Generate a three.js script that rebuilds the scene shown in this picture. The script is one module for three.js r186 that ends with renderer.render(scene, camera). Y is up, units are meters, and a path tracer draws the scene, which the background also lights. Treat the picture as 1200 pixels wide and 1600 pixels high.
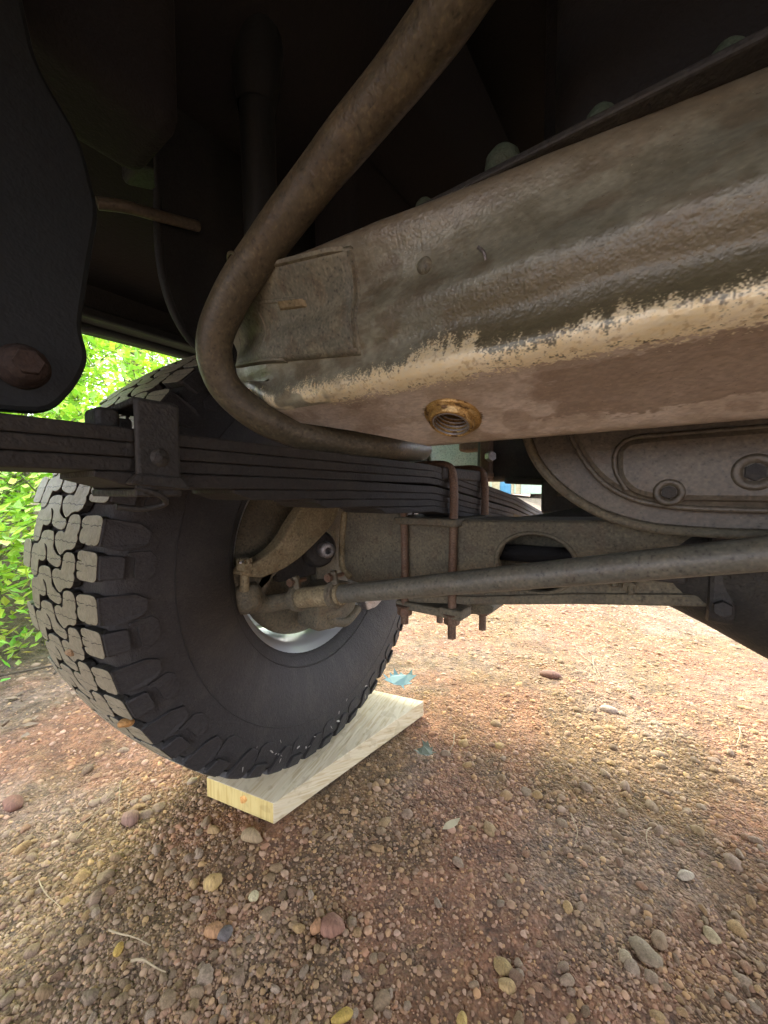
import * as THREE from 'three';
import { mergeGeometries, mergeVertices } from 'three/addons/utils/BufferGeometryUtils.js';
import { RoundedBoxGeometry } from 'three/addons/geometries/RoundedBoxGeometry.js';

// ---------------------------------------------------------------- camera, sky, sun, exposure
const scene = new THREE.Scene();
const camera = new THREE.PerspectiveCamera(106.26, 3 / 4, 0.01, 900);
camera.position.set(0, 0.6, 0);
camera.lookAt(-0.588, 0.6 - 0.05, -0.809);

const renderer = new THREE.WebGLRenderer({ antialias: true });
renderer.setSize(768, 1024);
renderer.toneMapping = THREE.LinearToneMapping;
renderer.toneMappingExposure = 8.0;
renderer.shadowMap.enabled = true;

const SUN = new THREE.Vector3(-0.62, 0.70, -0.36).normalize();
{ // bright, thinly clouded sky over a clearing
  const w = 512, h = 256, d = new Float32Array(w * h * 4);
  for (let j = 0; j < h; j++) for (let i = 0; i < w; i++) {
    const el = ((j + 0.5) / h - 0.5) * Math.PI, az = i / w * Math.PI * 2;
    const k = Math.max(0, Math.sin(el));
    const cl = 0.5 + 0.5 * Math.sin(az * 3 + 2 * Math.sin(el * 5 + az)) * Math.sin(el * 9 + az * 2);
    const b = 0.62 + 0.38 * k + 0.12 * cl;
    d.set([b * (0.90 + 0.06 * cl), b * (0.952 + 0.01 * cl), b * 1.12, 1], (j * w + i) * 4);
  }
  const t = new THREE.DataTexture(d, w, h, THREE.RGBAFormat, THREE.FloatType);
  t.mapping = THREE.EquirectangularReflectionMapping; t.magFilter = t.minFilter = THREE.LinearFilter; t.needsUpdate = true;
  scene.background = t; scene.environment = t;
}
const sun = new THREE.DirectionalLight(0xfff4ef, 4.2);
sun.position.copy(SUN).multiplyScalar(30); sun.castShadow = true; sun.shadow.radius = 22;
Object.assign(sun.shadow.camera, { left: -12, right: 12, top: 12, bottom: -12, near: 1, far: 80 });
sun.shadow.mapSize.set(2048, 2048);
scene.add(sun, sun.target);

// ---------------------------------------------------------------- helpers
function rng(seed) { let a = seed >>> 0; return () => { a = (a + 0x6D2B79F5) | 0; let t = Math.imul(a ^ (a >>> 15), 1 | a); t = (t + Math.imul(t ^ (t >>> 7), 61 | t)) ^ t; return ((t ^ (t >>> 14)) >>> 0) / 4294967296; }; }
const rnd = rng(7);
const rr = (a, b, r = rnd) => a + (b - a) * r();
const clamp = (x, a = 0, b = 1) => Math.min(b, Math.max(a, x));
const smooth = (a, b, x) => { const t = clamp((x - a) / (b - a)); return t * t * (3 - 2 * t); };
const mix = (a, b, t) => a + (b - a) * t;
const mix3 = (a, b, t) => [mix(a[0], b[0], t), mix(a[1], b[1], t), mix(a[2], b[2], t)];
function hash(x, y, s) { let h = (x * 374761393 + y * 668265263 + s * 2147483647) | 0; h = Math.imul(h ^ (h >>> 13), 1274126177); return ((h ^ (h >>> 16)) >>> 0) / 4294967296; }
function vnoise(x, y, s = 0, px = 0, py = 0) { // value noise, periodic if px, py > 0
  const xi = Math.floor(x), yi = Math.floor(y), fx = x - xi, fy = y - yi;
  const u = fx * fx * (3 - 2 * fx), v = fy * fy * (3 - 2 * fy);
  const X = (k) => px ? ((k % px) + px) % px : k, Y = (k) => py ? ((k % py) + py) % py : k;
  const a = hash(X(xi), Y(yi), s), b = hash(X(xi + 1), Y(yi), s), c = hash(X(xi), Y(yi + 1), s), d = hash(X(xi + 1), Y(yi + 1), s);
  return a + (b - a) * u + (c - a) * v + (a - b - c + d) * u * v;
}
function fbm(x, y, s = 0, o = 4, px = 0, py = 0) { let a = 0, w = 0.5, t = 0; for (let i = 0; i < o; i++) { a += w * vnoise(x, y, s + i, px, py); t += w; w *= 0.5; x *= 2; y *= 2; px *= 2; py *= 2; } return a / t; }

const counts = {};
function numbered(n) { const k = counts[n] || 0; counts[n] = k + 1; return k ? n + '_' + String(k).padStart(3, '0') : n; }
function shadows(o) { o.traverse((c) => { if (c.isMesh) { c.castShadow = true; c.receiveShadow = true; } }); return o; }
function put(parent, name, geo, mat, label) {
  const m = new THREE.Mesh(geo, mat); m.name = parent === scene ? numbered(name) : name; m.castShadow = m.receiveShadow = true;
  if (label) m.userData.label = label;
  parent.add(m); return m;
}
function tag(o, label, category, group, kind) {
  if (label) o.userData.label = label; if (category) o.userData.category = category;
  if (group) o.userData.group = group; if (kind) o.userData.kind = kind; return o;
}
const V = (x, y, z) => new THREE.Vector3(x, y, z);
function norm(g) { g = g.index ? g.toNonIndexed() : g; for (const k of Object.keys(g.attributes)) if (!['position', 'normal', 'uv'].includes(k)) g.deleteAttribute(k); return g; }
function boxUV(g, s = 1) { // uv in metres from the dominant side of each face
  g = norm(g); if (!g.attributes.normal) g.computeVertexNormals();
  const p = g.attributes.position, n = p.count, uv = new Float32Array(n * 2), a = V(), b = V(), c = V();
  for (let i = 0; i < n; i += 3) {
    a.fromBufferAttribute(p, i); b.fromBufferAttribute(p, i + 1); c.fromBufferAttribute(p, i + 2);
    const q = b.clone().sub(a).cross(c.clone().sub(a)), ax = Math.abs(q.x), ay = Math.abs(q.y), az = Math.abs(q.z);
    [a, b, c].forEach((v, k) => { const [u, w] = ax > ay && ax > az ? [v.z, v.y] : ay > az ? [v.x, v.z] : [v.x, v.y]; uv[(i + k) * 2] = u * s; uv[(i + k) * 2 + 1] = w * s; });
  }
  g.setAttribute('uv', new THREE.BufferAttribute(uv, 2)); return g;
}
function join(list) { return mergeGeometries(list.map((g) => boxUV(g)), false); }
function box(x, y, z, w, h, d, r = 0.004, rot) { // rounded box centred at x, y, z
  const g = new RoundedBoxGeometry(w, h, d, 2, Math.min(r, w / 2.01, h / 2.01, d / 2.01));
  if (rot) g.applyMatrix4(new THREE.Matrix4().makeRotationFromEuler(new THREE.Euler(...rot)));
  g.translate(x, y, z); return g;
}
function tube(pts, r, seg = 40, rad = 14, taper) {
  const c = new THREE.CatmullRomCurve3(pts.map((p) => V(...p)), false, 'centripetal');
  const g = new THREE.TubeGeometry(c, seg, r, rad, false);
  if (taper) { const p = g.attributes.position; for (let i = 0; i <= seg; i++) { const q = c.getPointAt(i / seg), k = taper(i / seg); for (let j = 0; j <= rad; j++) { const n = i * (rad + 1) + j; p.setXYZ(n, q.x + (p.getX(n) - q.x) * k, q.y + (p.getY(n) - q.y) * k, q.z + (p.getZ(n) - q.z) * k); } } g.computeVertexNormals(); }
  const caps = [0, 1].map((e) => { const t = c.getTangentAt(e), q = c.getPointAt(e), k = taper ? taper(e) : 1; const d = new THREE.CircleGeometry(r * k, rad); d.lookAt(e ? t : t.negate()); d.translate(q.x, q.y, q.z); return d; });
  return mergeGeometries([g, ...caps].map((x) => norm(x)), false);
}
function orient(g, dir) { return g.applyQuaternion(new THREE.Quaternion().setFromUnitVectors(V(0, 1, 0), dir.clone().normalize())); }
function rod(a, b, r1, r2 = r1, seg = 18) { a = V(...a); b = V(...b); const d = b.clone().sub(a); const g = new THREE.CylinderGeometry(r2, r1, d.length(), seg, 1); orient(g, d); const m = a.add(b).multiplyScalar(0.5); return g.translate(m.x, m.y, m.z); }
function lathe(pts, c, dir, seg = 40) { const g = new THREE.LatheGeometry(pts.map((p) => new THREE.Vector2(...p)), seg); orient(g, V(...dir)); return g.translate(...c); }
function hexNut(c, dir, r, h) { const g = lathe([[0.0001, -h / 2], [r * 0.92, -h / 2], [r, -h / 2 + r * 0.12], [r, h / 2 - r * 0.12], [r * 0.92, h / 2], [0.0001, h / 2]], c, dir, 6).toNonIndexed(); g.computeVertexNormals(); return g; }
function shape(pts, round = 0) { // polygon with rounded corners
  const s = new THREE.Shape(), n = pts.length;
  if (!round) { s.moveTo(...pts[0]); for (let i = 1; i < n; i++) s.lineTo(...pts[i]); s.closePath(); return s; }
  for (let i = 0; i < n; i++) {
    const p = pts[(i + n - 1) % n], q = pts[i], r = pts[(i + 1) % n];
    const l1 = Math.hypot(p[0] - q[0], p[1] - q[1]), l2 = Math.hypot(r[0] - q[0], r[1] - q[1]), k = Math.min(round, l1 * 0.45, l2 * 0.45);
    const a = [q[0] + (p[0] - q[0]) * k / l1, q[1] + (p[1] - q[1]) * k / l1], b = [q[0] + (r[0] - q[0]) * k / l2, q[1] + (r[1] - q[1]) * k / l2];
    if (i) s.lineTo(...a); else s.moveTo(...a);
    s.quadraticCurveTo(q[0], q[1], b[0], b[1]);
  }
  s.closePath(); return s;
}
function extrude(s, depth, bevel = 0.002, holes, seg = 5, inset = 0) {
  if (holes) s.holes.push(...holes);
  const g = new THREE.ExtrudeGeometry(s, { depth: depth - 2 * bevel, bevelEnabled: bevel > 0, bevelThickness: bevel, bevelSize: bevel, bevelOffset: -bevel - inset, bevelSegments: 2, curveSegments: seg });
  return g.translate(0, 0, bevel);
}
// shape drawn in (z, y) and pushed along +x from x0
function slabX(pts, x0, depth, round = 0, bevel = 0.002, holes) { const g = extrude(shape(pts.map(([z, y]) => [-z, y]), round), depth, bevel, holes); g.rotateY(Math.PI / 2); return g.translate(x0, 0, 0); }
// shape drawn in (x, y) and pushed along +z from z0
function slabZ(pts, z0, depth, round = 0, bevel = 0.002, holes) { return extrude(shape(pts, round), depth, bevel, holes).translate(0, 0, z0); }

// ---------------------------------------------------------------- textures and materials
function dataTex(w, h, fn, srgb = true, rep) {
  const d = new Uint8Array(w * h * 4);
  for (let j = 0; j < h; j++) for (let i = 0; i < w; i++) { const c = fn(i / w, j / h, i, j); const k = (j * w + i) * 4; d[k] = clamp(c[0], 0, 255); d[k + 1] = clamp(c[1], 0, 255); d[k + 2] = clamp(c[2], 0, 255); d[k + 3] = 255; }
  const t = new THREE.DataTexture(d, w, h); t.wrapS = t.wrapT = THREE.RepeatWrapping; t.magFilter = THREE.LinearFilter; t.minFilter = THREE.LinearMipmapLinearFilter; t.generateMipmaps = true;
  if (srgb) t.colorSpace = THREE.SRGBColorSpace; if (rep) t.repeat.set(rep, rep); t.needsUpdate = true; return t;
}
// grime: flecks and blotches of dust and rust over a base colour; the tile is 1/rep metres wide
function grime(base, dust, rust, kd, kr, seed, rep = 4) {
  return dataTex(512, 512, (u, v) => {
    const a = fbm(u * 6, v * 6, seed, 5, 6, 6), b = fbm(u * 14, v * 14, seed + 9, 4, 14, 14), f = fbm(u * 90, v * 90, seed + 21, 2, 90, 90);
    let c = mix3(base, dust, clamp(smooth(0.42, 0.72, a) * kd + (f - 0.5) * 0.5 * kd));
    c = mix3(c, rust, smooth(0.55, 0.75, b) * kr);
    const k = 0.85 + 0.3 * f; c = c.map((x) => x * k);
    if (f > 0.77) c = mix3(c, dust, 0.3); if (f < 0.2) c = c.map((x) => x * 0.82);
    return c;
  }, true, rep);
}
const grainBump = dataTex(512, 512, (u, v) => { const a = fbm(u * 40, v * 40, 5, 4, 40, 40) * 0.6 + fbm(u * 130, v * 130, 15, 2, 130, 130) * 0.4; const k = a * 255; return [k, k, k]; }, false, 5);
const std = (o) => new THREE.MeshStandardMaterial({ side: THREE.DoubleSide, bumpMap: grainBump, bumpScale: 0.0012, roughness: 0.8, ...o });
const M = {
  frame: std({ map: grime([40, 40, 37], [68, 64, 54], [50, 42, 34], 0.4, 0.3, 31), roughness: 0.7 }),
  spring: std({ map: grime([34, 33, 30], [58, 54, 45], [44, 37, 31], 0.4, 0.3, 41), roughness: 0.75 }),
  hose: std({ map: grime([80, 74, 58], [118, 108, 82], [88, 74, 54], 0.4, 0.25, 51), roughness: 0.5, bumpScale: 0.0007 }),
  axle: std({ map: grime([90, 86, 71], [118, 110, 86], [88, 74, 58], 0.4, 0.3, 61), roughness: 0.8 }),
  steer: std({ map: grime([92, 92, 82], [114, 109, 92], [92, 80, 62], 0.35, 0.2, 71), roughness: 0.48, bumpScale: 0.0006 }),
  dusty: std({ map: grime([122, 112, 84], [150, 138, 108], [104, 84, 58], 0.5, 0.35, 81), roughness: 0.85 }),
  bolt: std({ map: grime([96, 76, 60], [122, 104, 82], [92, 64, 46], 0.5, 0.6, 91, 8), roughness: 0.7, metalness: 0.15 }),
  pan: std({ map: grime([78, 73, 62], [102, 95, 78], [82, 68, 53], 0.4, 0.3, 101), roughness: 0.5, bumpScale: 0.0006, metalness: 0.1 }),
  dark: std({ map: grime([44, 44, 42], [66, 62, 54], [60, 46, 36], 0.4, 0.3, 111), roughness: 0.8 }),
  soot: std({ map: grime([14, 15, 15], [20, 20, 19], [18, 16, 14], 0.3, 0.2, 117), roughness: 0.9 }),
  rust: std({ map: grime([56, 44, 36], [72, 60, 48], [58, 42, 32], 0.4, 0.5, 119, 8), roughness: 0.8 }),
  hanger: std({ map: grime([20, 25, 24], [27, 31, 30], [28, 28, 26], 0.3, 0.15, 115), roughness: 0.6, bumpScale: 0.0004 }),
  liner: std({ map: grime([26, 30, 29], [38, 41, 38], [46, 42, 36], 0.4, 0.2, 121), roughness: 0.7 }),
  paint: std({ map: grime([150, 172, 154], [176, 178, 160], [150, 140, 120], 0.35, 0.15, 131), roughness: 0.45, bumpScale: 0.0004 }),
  headgreen: std({ map: grime([62, 78, 64], [80, 88, 72], [62, 56, 44], 0.4, 0.3, 141, 10), roughness: 0.6 }),
  rubber: std({ map: grime([38, 37, 36], [64, 61, 55], [50, 47, 42], 0.35, 0.2, 151, 5), roughness: 0.72 }),
  alloy: std({ color: 0xd2d6d8, metalness: 0.75, roughness: 0.36, bumpScale: 0.0002 }),
  brass: std({ map: grime([164, 132, 76], [206, 184, 134], [74, 52, 32], 0.6, 0.7, 161, 12), roughness: 0.38, metalness: 0.5 }),
  steel: std({ map: grime([132, 130, 128], [170, 166, 158], [112, 90, 74], 0.4, 0.2, 171, 8), roughness: 0.4, metalness: 0.5 }),
};

// ================================================================ GROUND
function groundH(x, z) {
  const r = Math.hypot(x, z);
  let h = (fbm(x * 1.1 + 5, z * 1.1 + 9, 200, 3) - 0.5) * 0.05 + (fbm(x * 7 + 3, z * 7, 210, 3) - 0.5) * 0.022 + (fbm(x * 34, z * 34, 220, 2) - 0.5) * 0.007;
  const u = (x + 0.6) / 0.34, v = (z + 0.63) / 0.42; h *= smooth(0.6, 1.6, Math.hypot(u, v));                       // trodden flat under the board
  h += smooth(-1.75, -3.2, x) * 0.42 + smooth(-3, -9, x) * 0.8;                                                       // low bank on the left
  return h - 0.004 + (r > 20 ? (fbm(x * 0.05, z * 0.05, 230, 3) - 0.5) * 0.8 * smooth(20, 60, r) : 0);
}
const clayAt = (x, z) => smooth(0.44, 0.62, fbm(x * 4.3 + 1.3, z * 4.3 + 7.7, 240, 5));
function soil(x, z) {
  let c = mix3([0.272, 0.164, 0.078], [0.330, 0.218, 0.140], smooth(0.45, 0.65, fbm(x * 3.1 + 20, z * 3.1, 260, 4)));
  c = mix3(c, [0.345, 0.160, 0.085], clayAt(x, z) * 0.7);
  c = mix3(c, [0.20, 0.128, 0.060], smooth(0.54, 0.66, fbm(x * 9 + 4, z * 9, 285, 4)) * 0.6);
  return mix3(c, [0.20, 0.165, 0.12], litterAt(x, z) * 0.8);
}
const litterAt = (x, z) => smooth(-1.25, -1.75, x + (fbm(x * 3, z * 3, 250, 3) - 0.5) * 0.8);
{
  const NA = 460, radii = []; for (let r = 0.12; r < 420; r *= (r < 4 ? 1.016 : 1.06)) radii.push(r);
  const pos = [0, groundH(0, 0), 0], col = [0.3, 0.24, 0.18], uv = [0, 0], idx = [];
  for (const r of radii) for (let a = 0; a < NA; a++) {
    const t = a / NA * Math.PI * 2, x = Math.cos(t) * r, z = Math.sin(t) * r; pos.push(x, groundH(x, z), z); uv.push(x, z);
    const c = soil(x, z);
    const k = 0.8 + 0.4 * fbm(x * 16, z * 16, 270, 3); col.push(c[0] * k, c[1] * k, c[2] * k);
  }
  for (let a = 0; a < NA; a++) idx.push(0, 1 + (a + 1) % NA, 1 + a);
  for (let i = 0; i < radii.length - 1; i++) for (let a = 0; a < NA; a++) { const p = 1 + i * NA + a, q = 1 + i * NA + (a + 1) % NA; idx.push(p, q, p + NA, q, q + NA, p + NA); }
  const g = new THREE.BufferGeometry(); g.setAttribute('position', new THREE.Float32BufferAttribute(pos, 3)); g.setAttribute('color', new THREE.Float32BufferAttribute(col, 3)); g.setAttribute('uv', new THREE.Float32BufferAttribute(uv, 2)); g.setIndex(idx); g.computeVertexNormals();
  const detail = dataTex(1024, 1024, (u, v) => { const a = fbm(u * 24, v * 24, 300, 4, 24, 24), b = fbm(u * 120, v * 120, 310, 2, 120, 120); const k = 150 + 110 * a + 90 * (b - 0.5), w = 18 * (fbm(u * 40, v * 40, 320, 3, 40, 40) - 0.5); return [k + w, k, k - w * 1.5]; }, true, 2);
  const bump = dataTex(1024, 1024, (u, v) => { const a = fbm(u * 60, v * 60, 330, 3, 60, 60) * 0.6 + fbm(u * 170, v * 170, 340, 2, 170, 170) * 0.4; return [a * 255, a * 255, a * 255]; }, false, 2);
  const m = new THREE.MeshStandardMaterial({ vertexColors: true, map: detail, bumpMap: bump, bumpScale: 0.014, roughness: 0.95 });
  const o = put(scene, 'ground', g, m); tag(o, 'pinkish tan clay and gravel driveway under the truck', null, null, 'structure');
}
const ground = scene.getObjectByName('ground');

// pebbles
function stoneGeo(seed, sx, sy, sz, det = 1) {
  let g = new THREE.IcosahedronGeometry(1, det); g.deleteAttribute('uv'); g.deleteAttribute('normal'); g = mergeVertices(g, 1e-4);
  const p = g.attributes.position, v = V(), r = rng(seed), o = [rr(0, 50, r), rr(0, 50, r)];
  const cuts = Array.from({ length: 5 }, () => [V(rr(-1, 1, r), rr(-1, 1, r), rr(-1, 1, r)).normalize(), rr(0.56, 0.9, r)]);
  for (let i = 0; i < p.count; i++) {
    v.fromBufferAttribute(p, i); for (const [n, d] of cuts) { const k = v.dot(n); if (k > d) v.addScaledVector(n, (d - k) * 0.8); }
    v.multiplyScalar(0.88 + 0.26 * vnoise(v.x * 1.5 + o[0], v.y * 1.5 + v.z * 1.2 + o[1], 400)); p.setXYZ(i, v.x * sx, v.y * sy, v.z * sz);
  }
  const q = p.count, uv = new Float32Array(q * 2); for (let i = 0; i < q; i++) { uv[2 * i] = (p.getX(i) + p.getY(i) * 0.4) * 0.02; uv[2 * i + 1] = (p.getZ(i) + p.getY(i) * 0.3) * 0.02; }
  g.setAttribute('uv', new THREE.BufferAttribute(uv, 2)); g.computeVertexNormals(); return g;
}
const STONE_COL = [[0.40, 0.29, 0.17], [0.46, 0.35, 0.24], [0.36, 0.28, 0.20], [0.48, 0.34, 0.16], [0.31, 0.18, 0.11], [0.44, 0.24, 0.13], [0.27, 0.21, 0.15], [0.54, 0.43, 0.32], [0.42, 0.30, 0.21], [0.50, 0.32, 0.14], [0.22, 0.145, 0.08], [0.38, 0.255, 0.125], [0.60, 0.40, 0.16]];
const MIX = [0, 0, 1, 3, 9, 11, 11, 4, 10, 2, 8, 5, 12, 7, 8, 0, 1];
const stoneTex = dataTex(256, 256, (u, v) => { const k = 165 + 90 * fbm(u * 10, v * 10, 410, 5, 10, 10) - 30 * smooth(0.6, 0.75, fbm(u * 30, v * 30, 420, 3, 30, 30)); return [k, k * 0.985, k * 0.96]; }, true, 40);
const stoneMats = STONE_COL.map((c) => new THREE.MeshStandardMaterial({ color: new THREE.Color().setRGB(...mix3(c.map((k) => k * 0.85), [0.29, 0.195, 0.115], 0.3)), map: stoneTex, bumpMap: grainBump, bumpScale: 0.0008, roughness: 0.85 }));
const stoneGeos = Array.from({ length: 10 }, (_, i) => stoneGeo(500 + i, 1, 0.5 + 0.05 * (i % 5), 0.62 + 0.08 * (i % 4), 2));
const chipGeos = Array.from({ length: 6 }, (_, i) => stoneGeo(540 + i, 1, 0.5 + 0.07 * (i % 4), 0.65 + 0.08 * (i % 4), 1));
const camInv = (() => { camera.updateMatrixWorld(); return camera.matrixWorldInverse.copy(camera.matrixWorld).invert(); })();
function seen(x, y, z, pad = 0) { const v = V(x, y, z).applyMatrix4(camInv); if (v.z > -0.05) return null; const px = 600 - 600 * v.x / v.z, py = 800 + 600 * v.y / v.z; return px > -pad && px < 1200 + pad && py > 0 && py < 1600 + pad ? [px, py, -v.z] : null; }
function onBoard(x, z) { const u = (x + 0.553) * 0.09 + (z + 0.422) * -0.996, w = -(x + 0.553) * 0.996 - (z + 0.422) * 0.09; return u > -0.02 && u < 0.49 && w > -0.015 && w < 0.2; }
{
  const r = rng(99), big = [], small = [];
  for (let i = 0; i < 145000; i++) {
    const az = (i % 5 ? rr(-1.15, 1.15, r) : rr(-3.6, 3.6, r)), d = (i % 5 ? 0.34 : 0.14) * Math.exp(r() * (i % 5 ? 2.4 : 2.9)), a = Math.atan2(-0.809, -0.588) + az * 0.86;
    const x = Math.cos(a) * d, z = Math.sin(a) * d; if (onBoard(x, z)) continue;
    const fine = fbm(x * 2.6 + 3, z * 2.6 + 1, 440, 3), lit = litterAt(x, z);
    if (r() < 0.75 * smooth(0.62, 0.36, fine)) continue; if (r() < lit * 0.8) continue;
    let s = 0.00132 * Math.exp(Math.abs(gauss(r)) * 0.66) * (0.72 + 0.55 * d); if (r() < 0.009) s *= 2.0; if (s > 0.015) s = 0.015;
    const e = { x, z, s, d, y: groundH(x, z), c: 0 }; e.c = MIX[Math.floor(r() * MIX.length)];
    const q = s > 0.0042 && seen(x, e.y, z); e.px = q ? s * 1200 / q[2] : 0; (e.px > 11 ? big : small).push(e);
  }
  big.sort((p, q) => q.px - p.px); small.push(...big.splice(280));
  const q = new THREE.Quaternion(), eu = new THREE.Euler();
  for (const e of big) {
    const m = put(ground, numbered('stone'), stoneGeos[Math.floor(r() * 10)], stoneMats[e.c]);
    m.position.set(e.x, e.y - e.s * 0.04, e.z); m.rotation.set(rr(-0.3, 0.3, r), rr(0, 6.28, r), rr(-0.3, 0.3, r)); m.scale.setScalar(e.s);
  }
  const lists = chipGeos.map(() => []); for (const e of small) lists[Math.floor(r() * 6)].push(e);
  const chipMat = new THREE.MeshStandardMaterial({ color: 0xffffff, roughness: 0.9 }), col = new THREE.Color(), mt = new THREE.Matrix4();
  lists.forEach((l, k) => {
    const im = new THREE.InstancedMesh(chipGeos[k], chipMat, l.length); im.name = numbered('gravel'); im.userData.kind = 'stuff'; im.castShadow = im.receiveShadow = true;
    l.forEach((e, i) => {
      q.setFromEuler(eu.set(rr(-0.6, 0.6, r), rr(0, 6.28, r), rr(-0.6, 0.6, r))); mt.compose(V(e.x, e.y - e.s * 0.10, e.z), q, V(e.s, e.s, e.s)); im.setMatrixAt(i, mt);
      const j = rr(0.62, 1.15, r), c = mix3(STONE_COL[e.c], soil(e.x, e.z), 0.6); col.setRGB(c[0] * j, c[1] * j, c[2] * j); im.setColorAt(i, col);
    });
    ground.add(im);
  });
}
function gauss(r) { return Math.sqrt(-2 * Math.log(1 - r() * 0.99999)) * Math.cos(6.2832 * r()); }

// ================================================================ THE TRUCK
const truck = new THREE.Group(); truck.name = numbered('pickup_truck'); scene.add(truck);
tag(truck, 'dusty leaf sprung truck seen from beneath, its knobbly tyre standing on the board', 'truck');

// ---- tyre, with tread blocks and sidewall lugs
const HUB = [-0.592, 0.471, -0.598], STEER = Math.PI / 2 + 0.066;
const TW = 0.255, RT = 0.43;
const PROF = [[0.212, -0.032], [0.222, -0.016], [0.25, 0.002], [0.29, 0.016], [0.33, 0.021], [0.365, 0.018], [0.397, 0.011], [0.413, 0.003], [0.4205, -0.009], [0.4225, -0.05], [0.425, -0.135]];
const carcassZ = (r) => { for (let i = 0; i < 8; i++) if (r <= PROF[i + 1][0]) { const t = (r - PROF[i][0]) / (PROF[i + 1][0] - PROF[i][0]); return mix(PROF[i][1], PROF[i + 1][1], clamp(t)); } return PROF[8][1]; };
const treadR = (v) => RT + 0.007 * (1 - ((v - TW / 2) / (TW / 2)) ** 2);
const tyre = (() => {
  const half = new THREE.SplineCurve(PROF.map((p) => new THREE.Vector2(...p))).getPoints(60), all = [...half, ...half.slice(0, -1).reverse().map((p) => new THREE.Vector2(p.x, -TW - p.y))];
  const inner = half.slice(0, 40).map((p) => p); void inner;
  const g = new THREE.LatheGeometry(all, 160); g.rotateX(Math.PI / 2);
  // fine moulded rings on the wall
  const uv = g.attributes.uv; for (let i = 0; i < uv.count; i++) uv.setXY(i, uv.getX(i) * 2.6, uv.getY(i) * 0.8);
  const m = put(truck, 'tyre', g, M.rubber, 'black all-terrain tyre with dusty tread blocks'); m.position.set(...HUB); m.rotation.y = STEER; return m;
})();
{
  const N = 54, P = Math.PI * 2 * RT / N, mm = 0.001;
  const sipe = dataTex(512, 512, (u, v) => { // u across the tread, v along it, one pitch square; hair-thin sipes and scuffed dust
    let k = 205 + 50 * fbm(u * 8, v * 8, 181, 4, 8, 8) + 30 * (fbm(u * 60, v * 60, 185, 2, 60, 60) - 0.5);
    const zz = 0.035 * Math.abs(((u * 7) % 2) - 1) + 0.05 * (fbm(u * 4, 1, 187, 2, 4, 4) - 0.5);
    for (const o of [0.22, 0.72]) { const d = Math.abs(v - o - zz); if (d < 0.011 && vnoise(u * 6, o * 9, 189, 6) > 0.3) k *= 0.35; }
    return [k, k * 0.985, k * 0.93];
  }, true, 1 / P);
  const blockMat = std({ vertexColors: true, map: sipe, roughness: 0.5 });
  // polygons: u in pitches along the tread, v in mm across it from the inner edge
  const C = [[0.05, 58], [0.02, 66], [0.03, 78], [0.10, 85], [0.30, 87], [0.46, 89], [0.54, 93], [0.50, 101], [0.51, 111], [0.58, 119], [0.72, 120], [0.88, 114], [1.02, 105], [1.08, 97], [1.03, 91], [0.95, 86], [0.90, 76], [0.90, 66], [0.82, 58], [0.62, 53], [0.50, 57], [0.42, 53], [0.18, 53]];
  const B = [[-0.47, 131], [-0.49, 150], [-0.46, 166], [-0.38, 175], [-0.24, 176], [-0.17, 168], [-0.14, 153], [-0.05, 145], [0.10, 142], [0.26, 142], [0.34, 134], [0.40, 118], [0.42, 104], [0.36, 96], [0.25, 93.5], [0.16, 98], [0.15, 106], [0.08, 116], [-0.02, 124], [-0.12, 126], [-0.30, 126]];
  const D = C.map(([u, v]) => [1.85 - u, 270 - v]).map(([u, v]) => [u - 1, v]);
  const S1 = [[0.02, 4], [0.00, 14], [0.04, 40], [0.12, 47], [0.26, 46], [0.33, 40], [0.40, 46], [0.60, 47], [0.68, 42], [0.70, 34], [0.50, 18], [0.52, 16], [0.715, 30], [0.73, 16], [0.70, 4], [0.62, 0], [0.10, 0]];
  const S2 = [[0.93, 4], [0.92, 38], [0.96, 45], [1.10, 45], [1.17, 24], [1.195, 24], [1.19, 46], [1.38, 46], [1.41, 22], [1.435, 22], [1.46, 45], [1.58, 44], [1.62, 36], [1.62, 5], [1.56, 0], [0.98, 0]];
  const flip = (a, k) => a.map(([u, v]) => [k - u, 270 - v]);
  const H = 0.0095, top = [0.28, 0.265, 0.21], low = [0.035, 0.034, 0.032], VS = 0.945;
  function block(poly) {
    const g = norm(extrude(shape(poly.map(([u, v]) => [u * P, v * mm]), 0.0022), H, 0.0006, null, 2, -0.0013)), p = g.attributes.position, c = new Float32Array(p.count * 3), hh = [];
    for (let i = 0; i < p.count; i++) {
      const a = p.getX(i) / RT, v = p.getY(i) * VS, h = p.getZ(i), R = treadR(v) - H + h; p.setXYZ(i, R * Math.cos(a), R * Math.sin(a), -v);
      hh[i] = h;
    }
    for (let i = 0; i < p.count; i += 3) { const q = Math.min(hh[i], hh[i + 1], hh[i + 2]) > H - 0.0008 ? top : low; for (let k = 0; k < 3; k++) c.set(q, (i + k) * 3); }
    g.setAttribute('color', new THREE.BufferAttribute(c, 3)); g.computeVertexNormals(); return boxUV2(g);
  }
  function boxUV2(g) { const c = g.attributes.color; const o = boxUV(g); o.setAttribute('color', c); return o; }
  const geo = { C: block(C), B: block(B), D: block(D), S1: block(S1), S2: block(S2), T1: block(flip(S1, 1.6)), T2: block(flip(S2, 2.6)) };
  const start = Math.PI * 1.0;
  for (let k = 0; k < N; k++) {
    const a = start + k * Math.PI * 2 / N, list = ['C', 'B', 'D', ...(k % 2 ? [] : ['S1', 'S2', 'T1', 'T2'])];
    for (const t of list) { const m = put(tyre, numbered('tread_block'), geo[t], blockMat); m.rotation.z = a; }
  }
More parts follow.
